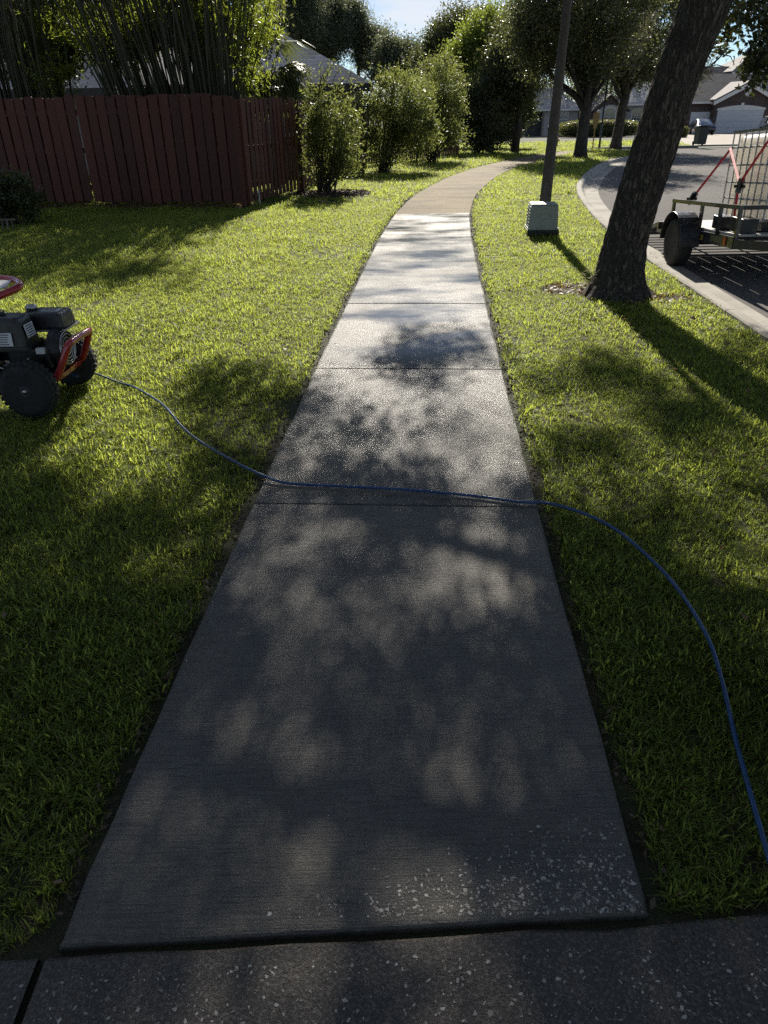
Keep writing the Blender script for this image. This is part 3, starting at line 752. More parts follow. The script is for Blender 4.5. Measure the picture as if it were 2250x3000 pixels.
for tgt in [(-1.5, 9.5, 4.6), (0.4, 10.8, 5.0), (2.3, 11.6, 5.4), (4.6, 10.4, 4.9), (5.2, 7.4, 4.6), (2.0, 6.6, 5.0), (-0.5, 7.6, 4.6), (0.9, 8.8, 5.8)]:
    limb(m, top, tgt, 0.10, 0.03, 0.07, 9, 8, ro); hubs.append(np.array(tgt))
for c in CC[ro.choice(len(CC), 150, replace=False)]:
    h = min(hubs, key=lambda q: np.linalg.norm(q - c)); limb(m, h + (top - h) * ro.uniform(0, 0.35), c, 0.014, 0.004, 0.12, 5, 4, ro)
for a, b in (((2245, -60, 7.5), (2205, 240, 7.6)), ((2250, 60, 7.6), (2205, 200, 7.6)), ((2085, 190, 7.0), (2120, 110, 8.3)), ((2120, 110, 8.3), (2155, 40, 8.4))):
    limb(m, at(*a), at(*b), 0.008, 0.003, 0.05, 6, 5, ro)
m.build('limbs', M_BARK, oak, smooth=True)
# air plants and dead twigs on the stem
def spikes(c, n, L, spread, drop=0.0):
    out = []
    for _ in range(n):
        d = ro.normal(size=3) * spread[3] + np.array(spread[:3]); d[2] -= drop; d /= np.linalg.norm(d); out.append((np.array(c) + ro.normal(size=3) * 0.035, d, L * ro.uniform(0.4, 1.1)))
    return out
SP = []
for px, py, side, n, L in [(1905, 60, -1, 60, .12), (1890, 110, -1, 60, .12), (1868, 150, -1, 90, .14), (1850, 185, -1, 50, .10), (2060, 190, 1, 90, .10), (2052, 215, 1, 110, .12), (2030, 255, 1, 60, .10), (1990, 330, 1, 40, .08), (1905, 665, 1, 14, .05), (1902, 760, 1, 14, .05), (1740, 800, -1, 30, .08), (1726, 812, -1, 30, .08)]:
    SP += spikes(at(px - side * 4, py, 6.88), n, L, (0.7 * side, -0.4, 0.15, 0.7), 0.25 if side > 0 and py > 180 else 0)
Pp = np.array([s[0] for s in SP]); U = np.array([s[1] for s in SP]); LL = np.array([s[2] for s in SP])
_, Wv = rand_frames(len(Pp), 0, ro); Wv = np.cross(U, Wv); Wv /= np.linalg.norm(Wv, axis=1)[:, None]
V, F = leaf_quads(Pp, U, Wv, LL, np.full(len(Pp), 0.0055), 0.12)
ap = link('air_plants', fast_mesh('air_plants', V - wloc(oak), F), M_MOSS, oak); tag(ap, kind='stuff')
m = MB()
for a, b, c in (((2060, 145), (2140, 165), (2152, 190)), ((2150, 165), (2152, 168), (2148, 192)), ((2055, 200), (2100, 190), (2140, 200)), ((1880, 120), (1800, 110), (1770, 118)), ((1870, 190), (1800, 195), (1760, 200))):
    m.tube([at(*a, 6.9), at(*b, 6.85), at(*c, 6.8)], [0.006, 0.004, 0.002], 5)
m.build('dead_twigs', M_TWIG, oak)

# ------------------------------------------------------------------ oaks further down the street
def tree(name, label, base, pts, radii, ells, ncl, nlf, spread, L, Wd, lm, bm, group=None, shell=0.5, limbs=10, up=0.1, cat='tree', seed=0, kidlimbs=None):
    r = np.random.default_rng(seed)
    t = thing(name, label, cat, base, group)
    m = MB(); m.tube(pts, radii, 10); C, P = clump_points(ells, ncl, nlf, spread, shell, r)
    tp = np.array(pts[-1])
    for c in (kidlimbs or []): limb(m, tp + (np.array(pts[-2]) - tp) * r.uniform(0, 0.6), c, radii[-1] * 0.75, radii[-1] * 0.25, 0.05, 7, 7, r)
    for c in C[r.choice(len(C), min(limbs, len(C)), replace=False)]: limb(m, tp, c, radii[-1] * 0.45, 0.012, 0.08, 6, 5, r)
    m.build('trunk', bm, t, smooth=True)
    leaves('crown', P, L, Wd, lm, t, up, r)
    return t
b2 = on(1700, 463); Y2 = b2[1]
pts = [b2 + np.array([0, 0, -0.1])] + [at(x, y, Y2) for x, y in ((1701, 440), (1706, 400), (1712, 350), (1719, 305))]
tree('oak_tree', 'live oak with forked trunk on the corner lawn, nearest behind the light pole', b2, pts, [.34, .26, .23, .22, .23],
     [ell(1690, 40, 190, 150, Y2, 3.6), ell(1600, 120, 110, 110, Y2, 2.2), ell(1760, 130, 110, 110, Y2, 2.2), ell(1700, -110, 180, 130, Y2, 3.4)], 260, 60000, 0.34, 0.12, 0.065, M_OAKFAR, M_BARK_FAR, 'street oaks', 0.45, 14, seed=2,
     kidlimbs=[at(1650, 262, Y2), at(1690, 215, Y2 + .5), at(1765, 205, Y2), at(1735, 230, Y2 - .6)])
b3 = on(1803, 434); Y3 = b3[1]
pts = [b3 + np.array([0, 0, -0.1])] + [at(x, y, Y3) for x, y in ((1806, 415), (1814, 370), (1822, 320), (1832, 280))]
tree('oak_tree', 'live oak with a single dark trunk at the street corner beside the lamp post', b3, pts, [.38, .30, .26, .25, .26],
     [ell(1840, 60, 150, 150, Y3, 4.2), ell(1880, 170, 90, 90, Y3, 2.4), ell(1770, 150, 90, 90, Y3, 2.4), ell(1840, -80, 150, 110, Y3, 3.6)], 240, 52000, 0.40, 0.14, 0.075, M_OAKFAR, M_BARK_FAR, 'street oaks', 0.45, 14, seed=3,
     kidlimbs=[at(1790, 225, Y3), at(1880, 215, Y3), at(1850, 190, Y3 - .6)])

# ------------------------------------------------------------------ trees beyond
def backtree(name, label, px, basepy, Y, ells, ncl, nlf, spread, L, Wd, lm, seed, up=0.1, r0=0.22, group='trees beyond the houses', shell=0.4):
    g = float(gz(Y)); b = at(px, basepy, Y); b = np.array([b[0], Y, g])
    zc = ells[0][2]
    pts = [(b[0], Y, g - 0.1), (b[0] + 0.1, Y, g + (zc - g) * 0.4), (b[0] - 0.05, Y, zc)]
    return tree(name, label, b, pts, [r0, r0 * 0.8, r0 * 0.45], ells, ncl, nlf, spread, L, Wd, lm, M_BARK_FAR, group, shell, 18, up, seed=seed)
backtree('pine_tree', 'tall pine rising over the left end of the shingle roof', 880, 200, 60, [ell(880, 40, 60, 100, 60), ell(850, -40, 70, 80, 60)], 120, 30000, .40, .26, .06, M_PINE, 11)
backtree('pine_tree', 'tallest pine directly behind the ridge of the shingle roof', 960, 200, 64, [ell(965, 70, 60, 80, 64), ell(970, 10, 45, 55, 64), ell(930, 130, 80, 70, 64)], 120, 30000, .40, .26, .06, M_PINE, 12)
backtree('pine_tree', 'pine with rounded crown sloping down towards the open sky', 1050, 240, 66, [ell(1040, 95, 50, 80, 66), ell(1075, 130, 45, 70, 66), ell(1020, 30, 40, 40, 66)], 110, 28000, .40, .26, .06, M_PINE, 13)
backtree('broadleaf_tree', 'low grey-green tree below the gap of open sky', 1150, 270, 62, [ell(1150, 185, 60, 65, 62), ell(1125, 135, 30, 40, 62), ell(1200, 190, 60, 70, 62)], 110, 26000, .40, .22, .08, M_PINE, 14)
# a tree with thin upright leaders
t = backtree('broadleaf_tree', 'dark tree with thin upright twigs against the pale sky', 1280, 300, 56, [ell(1258, 190, 55, 80, 56), ell(1330, 130, 80, 100, 56), ell(1400, 110, 60, 100, 56)], 150, 34000, .36, .20, .08, M_OAKFAR, 15)
r15 = np.random.default_rng(15); m = MB(); SPp = []
for i in range(46):
    px = r15.uniform(1215, 1470); h = 150 - 100 * min(1, (px - 1215) / 130) + r15.uniform(-30, 45) - (20 if 1320 < px < 1350 else 0)
    a, b = at(px + r15.uniform(-6, 6), h + 110, 56), at(px, h, 56 + r15.uniform(-.5, .5)); limb(m, a, b, .035, .008, .03, 5, 4, r15)
    k = 60; tt = r15.random(k) ** 1.4; SPp.append(b + (a - b) * tt[:, None] + r15.normal(size=(k, 3)) * (0.05 + 0.22 * tt[:, None]))
m.build('upright_twigs', M_TWIG, t); leaves('twig_leaves', np.concatenate(SPp), .16, .055, M_OAKFAR, t, 0.4, r15)
backtree('broadleaf_tree', 'light yellow-green leafy tree in the sun behind the shrubs', 1430, 330, 44, [ell(1430, 150, 100, 110, 44), ell(1390, 210, 70, 80, 44), ell(1480, 90, 80, 80, 44), ell(1340, 170, 45, 60, 44)], 150, 38000, .30, .16, .07, M_LIME, 16)
backtree('broadleaf_tree', 'dark glossy evergreen tree between the shrubs and the corner oak', 1510, 400, 40, [ell(1510, 210, 80, 120, 40), ell(1540, 110, 80, 100, 40), ell(1470, 260, 60, 80, 40)], 150, 36000, .30, .15, .075, M_OAKFAR, 17)
for i, (px, py, rx, ry, Y, lab) in enumerate([(1640, 200, 130, 110, 104, 'hazy dark tree behind the small grey house'), (1780, 190, 110, 130, 112, 'hazy dark tree behind the brick gable'), (1905, 160, 110, 130, 116, 'hazy dark tree behind the long garage roof'), (300, 10, 150, 190, 21.4, 'shady tree filling the gap between the two bamboo clumps'), (610, 30, 190, 170, 20.6, 'broad shady tree behind the right bamboo clump'), (60, 60, 190, 200, 20.2, 'shady tree behind the left bamboo clump')]):
    backtree('broadleaf_tree', lab, px, py + 150, Y, [ell(px, py, rx, ry, Y), ell(px + rx * .4, py + ry * .4, rx * .7, ry * .7, Y), ell(px - rx * .5, py - ry * .3, rx * .6, ry * .6, Y)], 130, 24000 if Y > 60 else 30000, .55 if Y > 60 else .22, .28 if Y > 60 else .10, .10 if Y > 60 else .045, M_OAKFAR, 30 + i)

# ------------------------------------------------------------------ shrubs along the fence
def shrub(label, base, ells, nst, ncl, nlf, L, Wd, lm, seed, spread=.12, tall=(), group='shrubs along the fence', shell=.35, name='shrub'):
    r = np.random.default_rng(seed); t = thing(name, label, 'shrub', base, group)
    C, P = clump_points(ells, ncl, nlf, spread, shell, r); m = MB(); b = np.array(base)
    for c in C[r.choice(len(C), min(nst, len(C)), replace=False)]:
        j = b + np.array([r.normal() * .10, r.normal() * .10, 0.0]); mid = j + (c - j) * 0.5 + np.array([0, 0, 0.12 * np.linalg.norm(c - j)])
        m.tube([j - np.array([0, 0, .05]), j + (mid - j) * .5, mid, c], [.022, .017, .012, .004], 5)
    sp = []
    for px, py, Y in tall:
        top = at(px, py, Y); j = C[np.argmin(np.linalg.norm(C - top, axis=1))]
        m.tube([j, (j + top) / 2 + r.normal(size=3) * .04, top], [.010, .007, .003], 5)
        k = 34; tt = r.random(k); sp.append(j + (top - j) * tt[:, None] + r.normal(size=(k, 3)) * .035)
    for c in C[r.choice(len(C), min(len(C), 70), replace=False)]:      # loose upright shoots
        q = c + np.array([r.normal() * .12, r.normal() * .12, r.uniform(.15, .48)]) * (spread / .12)
        m.tube([c, (c + q) / 2 + r.normal(size=3) * .015, q], [.006, .005, .002], 4)
        k = 26; tt = r.random(k); sp.append(c + (q - c) * tt[:, None] + r.normal(size=(k, 3)) * .04)
    m.build('stems', M_TWIG, t)
    if sp: P = np.concatenate([P] + sp)
    leaves('foliage', P, L, Wd, lm, t, 0.35, r)
    return t
b = on(950, 561); Y = b[1]
shrub('thin young shrub in a mulch ring at the fence end, tall twigs on top', b, [ell(975, 390, 80, 95, Y, .8), ell(930, 330, 45, 70, Y, .5), ell(1000, 470, 55, 60, Y, .5), ell(920, 480, 25, 60, Y, .4)], 26, 120, 8500, .08, .032, M_SHRUB, 41, .12,
      [(905, 195, Y), (940, 190, Y), (970, 180, Y), (985, 170, Y), (1010, 180, Y), (1035, 195, Y), (960, 215, Y), (1020, 215, Y), (1045, 225, Y)])
b = on(1122, 505); Y = b[1]
shrub('full rounded shrub with pale leaf tips, second from the fence end', b, [ell(1180, 300, 100, 95, Y, 1.3), ell(1110, 350, 75, 90, Y, 1.0), ell(1220, 370, 70, 80, Y, 1.0), ell(1140, 430, 90, 60, Y, .9)], 36, 200, 22000, .09, .036, M_SHRUB, 42, .15,
      [(1085, 185, Y), (1105, 180, Y), (1140, 195, Y), (1165, 190, Y), (1200, 205, Y)])
b = on(1268, 476); Y = b[1]
shrub('tall shrub with a few red tips, third from the fence end', b, [ell(1290, 260, 80, 90, Y, 1.4), ell(1310, 350, 62, 90, Y, 1.2), ell(1250, 390, 70, 70, Y, 1.2)], 30, 180, 20000, .10, .038, M_SHRUB, 43, .17,
      [(1260, 165, Y), (1285, 160, Y), (1310, 170, Y), (1230, 190, Y)])
b = on(1395, 452); Y = b[1]
shrub('dark shrub, fourth from the fence end', b, [ell(1400, 350, 70, 85, Y, 1.6), ell(1370, 300, 60, 70, Y, 1.4), ell(1430, 400, 50, 50, Y, 1.2)], 26, 150, 22000, .11, .055, M_SHRUBD, 44, .2)  # darker leaf material than the first shrubs of the row
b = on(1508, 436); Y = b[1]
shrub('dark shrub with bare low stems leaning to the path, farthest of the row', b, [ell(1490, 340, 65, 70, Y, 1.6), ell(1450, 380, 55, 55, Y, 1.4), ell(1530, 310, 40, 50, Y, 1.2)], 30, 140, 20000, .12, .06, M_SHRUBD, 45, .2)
b = on(25, 655); Y = b[1]
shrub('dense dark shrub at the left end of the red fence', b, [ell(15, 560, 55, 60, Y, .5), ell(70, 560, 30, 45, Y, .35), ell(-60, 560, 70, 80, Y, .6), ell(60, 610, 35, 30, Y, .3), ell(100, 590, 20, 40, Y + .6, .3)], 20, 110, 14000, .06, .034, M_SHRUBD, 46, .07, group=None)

# ------------------------------------------------------------------ bamboo behind the fence
def culm_mesh(seed):
    r = np.random.default_rng(seed); n = 22; H = 1.0; pts = []; rd = []
    bx = r.uniform(0.03, 0.10)
    for i in range(n):
        t = i / (n - 1); pts.append((bx * t * t + 0.004 * math.sin(t * 9), 0.003 * math.sin(t * 7 + seed), H * t)); rd.append(0.0034 * (1 - 0.6 * t) * (1.22 if i % 2 == 0 else 1.0))
    m = MB(); m.tube(pts, rd, 6); me = bpy.data.meshes.new('culm'); me.from_pydata(m.v, [], m.f); me.polygons.foreach_set('use_smooth', [True] * len(me.polygons)); me.update(); me.materials.append(M_CULM); return me
CULMS = [culm_mesh(i) for i in range(6)]
def bamboo(label, x0, x1, Y0, Y1, n, fan, lean, leaf_ells, ncl, nlf, seed):
    r = np.random.default_rng(seed); xc = (x0 + x1) / 2; base = (xc, (Y0 + Y1) / 2, float(gz(Y0)))
    t = thing('bamboo', label, 'bamboo', base, 'bamboo clumps behind the fence')
    for i in range(n):
        x, y = r.uniform(x0, x1), r.uniform(Y0, Y1); H = r.uniform(4.6, 6.4)
        o = link('culm', CULMS[i % 6], None, t); o.location = (x - base[0], y - base[1], -0.05)
        o.rotation_euler = (r.normal() * .03 + .02, fan * (x - xc) / (x1 - x0) + lean + r.normal() * .04, 0)
        az = 0 if r.random() < .5 else math.pi
        o.rotation_euler = (o.rotation_euler[0], o.rotation_euler[1], 0); th = r.uniform(.8, 1.5)
        o.scale = (H * th * (1 if az == 0 else -1), H * th, H)
    C, P0 = clump_points(leaf_ells, ncl, nlf // 5, .20, .2, r)
    P = np.repeat(P0, 5, 0); u, w = rand_frames(len(P0), -0.25, r); u = np.repeat(u, 5, 0) + r.normal(size=(len(P), 3)) * .45; u[:, 2] -= .15; u /= np.linalg.norm(u, axis=1)[:, None]
    w = np.cross(u, r.normal(size=u.shape)); w /= np.linalg.norm(w, axis=1)[:, None]
    V, F = leaf_quads(P, u, w, r.uniform(.09, .17, len(P)), r.uniform(.014, .022, len(P)), .06)
    link('foliage', fast_mesh('foliage', V - wloc(t), F), M_BAMB, t)
    return t
Yb = 17.4
bamboo('left bamboo clump, its right flank bright with sunlit leaves', -10.4, -6.7, 16.9, 18.6, 230, .06, -.05,
       [ell(330, 150, 75, 150, 17.6, .8), ell(250, 60, 80, 90, 17.6, .8), ell(360, 30, 60, 80, 17.6, .7), ell(180, 230, 90, 60, 17.4, .5), ell(60, 120, 120, 160, 18.4, .5), ell(260, -150, 200, 110, 17.8, 1.0), (-7.6, 17.6, 5.9, 2.3, .9, .55)], 210, 30000, 51)
bamboo('right bamboo clump fanning out of one base behind the fence corner', -4.9, -2.95, 16.6, 18.2, 230, .42, -.10,
       [ell(755, 90, 45, 110, 17.2, .6), ell(720, 200, 50, 80, 17.2, .5), ell(560, 60, 160, 80, 18.0, .6), ell(680, 30, 110, 60, 17.4, .7), ell(600, -150, 230, 120, 17.6, 1.0), ell(460, 40, 60, 60, 17.8, .5), (-3.6, 17.3, 5.4, 1.7, .9, .5), (-1.9, 16.9, 5.5, .8, .7, .35)], 210, 27000, 52)

# ------------------------------------------------------------------ fan palm by the roof
M_PALM = mat_leaf('palm_leaf', (0.03, 0.042, 0.016), (0.07, 0.085, 0.035), .3, (.16, .19, .05), rough=.5, gloss=.3)
rp = np.random.default_rng(61)
pb = np.array([at(800, 300, 19.6)[0], 19.6, float(gz(19.6))]); palm = thing('palm_tree', 'fan palm with drooping glossy fronds beside the shingle roof', 'palm', pb)
hub = at(790, 215, 19.6)
MB().tube([pb - np.array([0, 0, .1]), (pb + hub) / 2 + np.array([.05, 0, 0]), hub], [.16, .12, .10], 10).build('trunk', M_BARK_FAR, palm, smooth=True)
def frond_mesh(seed):
    r = np.random.default_rng(seed); V = []; F = []
    pet = [np.array([t * .55, 0, .28 * t - .10 * t * t]) for t in np.linspace(0, 1, 5)]
    m = MB(); m.tube(pet, [.012, .010, .009, .008, .006], 5); V = list(m.v); F = list(m.f); c = pet[-1]
    for i in range(26):
        a = rad(-125 + 250 * i / 25); L = r.uniform(.55, .75) * (1 - .2 * abs(a) / 2.2); d = np.array([math.cos(a), math.sin(a), 0]); s = np.array([-d[1], d[0], 0]); b = len(V)
        for t, wd in ((0, .006), (.35, .017), (.7, .012)):
            q = c + d * L * t * (1 - .12 * t) + np.array([0, 0, -.75 * L * t ** 2.2]); V += [tuple(q - s * wd), tuple(q + s * wd)]
        V.append(tuple(c + d * L * .86 + np.array([0, 0, -.80 * L]))); F += [(b, b + 1, b + 3, b + 2), (b + 2, b + 3, b + 5, b + 4), (b + 4, b + 5, b + 6)]
    me = bpy.data.meshes.new('frond'); me.from_pydata(V, [], F); me.update(); me.materials.append(M_PALM); return me
FR = [frond_mesh(i) for i in range(4)]
for i in range(34):
    o = link('frond', FR[i % 4], None, palm); o.location = tuple(hub - pb + np.array([0, 0, -.35 * (i / 34)]))
    o.rotation_euler = (rp.normal() * .2, rp.uniform(-.7, .75), rp.uniform(0, 6.283)); s = rp.uniform(.8, 1.15); o.scale = (s, s, s)
# ------------------------------------------------------------------ building materials
def mat_shingle(name, a, b, row=9.0):
    k = NT(name); p = k.pos(); sep = k.n('ShaderNodeSeparateXYZ'); k.l(p, sep.inputs[0])
    st = k.math('FRACT', k.math('MULTIPLY', sep.outputs['Z'], row))
    tab = k.voro(k.mapped(p, (3.4, 3.4, row)), 1.0, 'F1', 'Color', .9)
    sp = k.n('ShaderNodeSeparateXYZ'); k.l(tab, sp.inputs[0])
    c = k.mix(sp.outputs[0], a, b)
    c = k.mix(k.ramp(st, [(0.0, .65), (0.18, 0.0)]), c, tuple(x * .45 for x in a))
    c = k.mix(k.ramp(k.noise(p, .8, 4), [(.45, 0.0), (.7, .45)]), c, tuple(x * .7 for x in a))
    return k.done(k.principled(c, .85, 0.0, k.bump(st, .6, .03)))
def mat_brick(name, a, b, mortar):
    k = NT(name); p = k.pos(); sep = k.n('ShaderNodeSeparateXYZ'); k.l(p, sep.inputs[0])
    cb = k.n('ShaderNodeCombineXYZ'); k.l(sep.outputs['X'], cb.inputs[0]); k.l(sep.outputs['Z'], cb.inputs[1])
    t = k.n('ShaderNodeTexBrick'); k.l(cb.outputs[0], t.inputs['Vector']); t.inputs['Scale'].default_value = 1.0
    t.inputs['Brick Width'].default_value = .22; t.inputs['Row Height'].default_value = .075; t.inputs['Mortar Size'].default_value = .008
    t.inputs['Color1'].default_value = (*a, 1); t.inputs['Color2'].default_value = (*b, 1); t.inputs['Mortar'].default_value = (*mortar, 1)
    c = k.mix(k.ramp(k.noise(p, 2.5, 4), [(.4, 0.0), (.7, .5)]), t.outputs['Color'], tuple(x * .5 for x in a))
    return k.done(k.principled(c, .85, 0.0, k.bump(t.outputs['Fac'], .4, .01)))
def mat_glass(name, col, rough=.06):
    k = NT(name); c = k.mix(k.noise(k.pos(), .7, 3), tuple(x * .6 for x in col), col)
    return k.done(k.principled(c, rough, 0.0, spec=.8))
M_ROOF = mat_shingle('grey_shingles', (0.32, 0.30, 0.288), (0.47, 0.445, 0.43)); M_ROOF2 = mat_shingle('dark_shingles', (0.10, 0.09, 0.085), (0.17, 0.155, 0.145))
M_BRICK = mat_brick('brown_brick', (0.065, 0.042, 0.035), (0.10, 0.065, 0.052), (0.11, 0.10, 0.09))
M_STUC = mat_plain('grey_stucco', (0.36, 0.34, 0.32), .9, var=.08, scale=1.5, bump=.2); M_STUC2 = mat_plain('taupe_stucco', (0.40, 0.36, 0.33), .9, var=.08, scale=1.5)
M_TRIM = mat_plain('white_trim', (0.66, 0.65, 0.62), .6, var=.08, scale=2); M_GDOOR = mat_plain('garage_door_paint', (0.52, 0.53, 0.55), .55, var=.05, scale=1.2)
M_WGLASS = mat_glass('window_glass', (0.07, 0.085, 0.085)); M_DARKTRIM = mat_plain('dark_fascia', (0.05, 0.045, 0.042), .6, var=.2, scale=2)
M_CREAM = mat_plain('screen_enclosure_frame', (0.045, 0.042, 0.04), .5)

def gable_roof(root, xa, xb, xr, y0, y1, ze, zr, t=.14, over=.35, mat=M_ROOF2, name='roof'):
    """two slopes falling to xa and xb from a ridge at xr"""
    m = MB()
    for xe in (xa, xb):
        sl = (zr - ze) / abs(xr - xe); s = -1 if xe < xr else 1
        a = (xe + s * over, ze - over * sl)
        m.ext([(a[0], y0, a[1]), (xr, y0, zr), (xr, y1, zr), (a[0], y1, a[1])], (0, 0, t))
    return m.build(name, mat, root)
def window(root, x, y, z0, z1, w, arch=False, bars=2, glass=None):
    """frame, panes and bars standing in front of the wall face at y"""
    fr = MB(); t = .10
    fr.box(x - w / 2 - t, x - w / 2, y - .09, y + .02, z0 - t, z1 + (0 if arch else t)); fr.box(x + w / 2, x + w / 2 + t, y - .09, y + .02, z0 - t, z1 + (0 if arch else t)); fr.box(x - w / 2, x + w / 2, y - .10, y + .02, z0 - t, z0)
    if arch:
        for i in range(12):
            a0, a1 = math.pi * i / 12, math.pi * (i + 1) / 12; R0, R1 = w / 2, w / 2 + t; q = .62
            fr.ext([(x + R0 * math.cos(a0), y - .09, z1 + q * R0 * math.sin(a0)), (x + R1 * math.cos(a0), y - .09, z1 + q * R1 * math.sin(a0)), (x + R1 * math.cos(a1), y - .09, z1 + q * R1 * math.sin(a1)), (x + R0 * math.cos(a1), y - .09, z1 + q * R0 * math.sin(a1))], (0, .11, 0))
    else: fr.box(x - w / 2, x + w / 2, y - .10, y + .02, z1, z1 + t)
    win = fr.build('window', M_TRIM, root)
    g = MB(); pts = [(x - w / 2, y - .03, z0), (x + w / 2, y - .03, z0)]
    pts += [(x + w / 2 * math.cos(a), y - .03, z1 + .62 * w / 2 * math.sin(a)) for a in np.linspace(0, math.pi, 9)] if arch else [(x + w / 2, y - .03, z1), (x - w / 2, y - .03, z1)]
    g.ext(pts, (0, .02, 0)).build('pane', glass or M_WGLASS, win)
    if bars:
        b = MB()
        for i in range(1, bars): b.box(x - w / 2, x + w / 2, y - .055, y - .03, z0 + (z1 - z0) * i / bars - .02, z0 + (z1 - z0) * i / bars + .02)
        b.box(x - .02, x + .02, y - .060, y - .03, z0, z1); b.build('glazing_bar', M_TRIM, win)
    return win
def garage_door(root, x0, x1, y, z0, z1, n=4):
    d = MB().box(x0, x1, y, y + .05, z0, z1).build('garage_door', M_GDOOR, root)
    h = (z1 - z0) / n
    for i in range(n): MB().box(x0 + .02, x1 - .02, y - .03, y - .002, z0 + i * h + .015, z0 + (i + 1) * h - .015).build('door_section', M_GDOOR, d)
    return d

# ------------------------------------------------------------------ house with the brick gable and two garage doors
YH = Y_HOUSE; gH = float(gz(YH))
def H(px, py, dy=0.0): return at(px, py, YH + dy)
hr = thing('house', 'brick-gabled house with wide garage doors at the top of the drive', 'house', (*H(2195, 390)[:2], gH), 'houses down the street')
xl, xap = H(2081, 390)[0], H(2195, 237)[0]; xr = 2 * xap - H(2100, 288)[0]; ze, za = H(2100, 290)[2], H(2195, 240)[2]
xr_w = xr + .1
MB().ext([(xl, YH, gH - .2), (xr_w, YH, gH - .2), (xr_w, YH, ze), (xap, YH, za - .15), (xl, YH, ze)], (0, 9.0, 0)).build('wall', M_BRICK, hr)
gable_roof(hr, xl, xr_w, xap, YH - .5, YH + 9.2, ze, za, mat=M_ROOF2)
for xe in (xl, xr_w):
    sl = (za - ze) / abs(xap - xe); s = -1 if xe < xap else 1
    MB().ext([(xe + s * .4, YH - .53, ze - .4 * sl - .02), (xap, YH - .53, za - .02), (xap, YH - .53, za - .42), (xe + s * .4, YH - .53, ze - .4 * sl - .42)], (0, .06, 0)).build('rake_board', M_TRIM, hr)
dx0, dx1 = H(2096, 360)[0], H(2096, 360)[0] + 5.2; dz1 = H(2102, 324)[2]
garage_door(hr, dx0, dx1, YH - .06, gH + .02, dz1)
m = MB(); n = 14
arc = [(dx0 + (dx1 - dx0) * i / n, YH - .12, dz1 + .22 + .28 * math.sin(math.pi * i / n)) for i in range(n + 1)]
m.ext([(dx0 - .1, YH - .12, dz1)] + [(dx0 - .1, YH - .12, dz1 + .22)] + arc + [(dx1 + .1, YH - .12, dz1 + .22), (dx1 + .1, YH - .12, dz1)], (0, .1, 0)); m.build('door_arch', M_TRIM, hr)
MB().box((dx0 + dx1) / 2 - .16, (dx0 + dx1) / 2 + .16, YH - .17, YH - .12, dz1 + .40, dz1 + .72).build('keystone', M_TRIM, hr)
oc = H(2191, 268); MB().lathe([(0.0, 0), (.30, 0.0), (.36, .05), (.40, .05), (.40, .12), (0.0, .12)], 24, (oc[0], YH - .12, oc[2]), (0, 1, 0)).build('oval_vent', M_TRIM, hr)
# left bay with the second door
xb = H(1985, 390)[0]; ze2 = H(2040, 302, 1.2)[2]
MB().box(xb, xl - .02, YH + 1.2, YH + 9, gH - .2, ze2).build('wall', M_BRICK, hr)
d0, d1 = H(2020, 360, 1.1)[0], H(2079, 360, 1.1)[0]; garage_door(hr, d0, d1 - .1, YH + 1.12, gH + .02, H(2050, 328, 1.1)[2])
zr2 = H(2166, 220, 6.5)[2]; xrb = H(2170, 220, 6.5)[0]
MB().ext([(xb - .5, YH + .6, ze2 - .05), (xrb - 1.2, YH + .6, ze2 - .05), (xrb, YH + 6.5, zr2), (xb + 2.4, YH + 6.5, zr2)], (0, 0, .16)).build('roof', M_ROOF2, hr)
MB().beam((xb - .5, YH + .53, ze2 + .02), (H(2106, 297)[0], YH + .53, ze2 + .02), .12, .18).build('gutter', M_TRIM, hr)
MB().tube([H(2083, 303, .5), H(2092, 309, 1.0), H(2091, 320, 1.1), H(2086, 345, 1.1), H(2082, 372, 1.1)], .06, 6).build('downspout', M_TRIM, hr)
# main roof and the upper storey behind
zm = H(2120, 199, 11)[2]; x0, x1 = H(1960, 300, 5)[0], H(2230, 300, 5)[0]
MB().ext([(x0 - 2, YH + 5.5, ze2 + .4), (x1, YH + 5.5, ze2 + .4), (x1 - 2, YH + 11, zm), (x0 + 2.2, YH + 11, zm)], (0, 0, .16)).build('roof', M_ROOF2, hr)
MB().box(x0 - 1.5, x1, YH + 6, YH + 14, gH, ze2 + .5).build('wall', M_STUC, hr)
u0 = H(2150, 215, 8)[0]; uz = H(2145, 214, 8)[2]
MB().box(u0, u0 + 12, YH + 8, YH + 16, ze2 + .6, uz).build('wall', M_STUC, hr)
MB().ext([(u0 - .5, YH + 7.4, uz), (u0 + 12.5, YH + 7.4, uz), (u0 + 8.5, YH + 12, uz + 2.6), (u0 + 4.2, YH + 12, uz + 2.6)], (0, 0, .18)).build('roof', M_ROOF2, hr)
MB().ext([(u0 - .5, YH + 7.4, uz), (u0 + 4.2, YH + 12, uz + 2.6), (u0 - .5, YH + 16.5, uz)], (0, 0, .18)).build('roof', M_ROOF2, hr)
MB().beam((u0 - .5, YH + 7.35, uz - .03), (u0 + 12.5, YH + 7.35, uz - .03), .08, .26).build('fascia', M_TRIM, hr)
window(hr, H(2245, 240, 8)[0], YH + 8, H(2245, 252, 8)[2], H(2245, 225, 8)[2], 1.0)

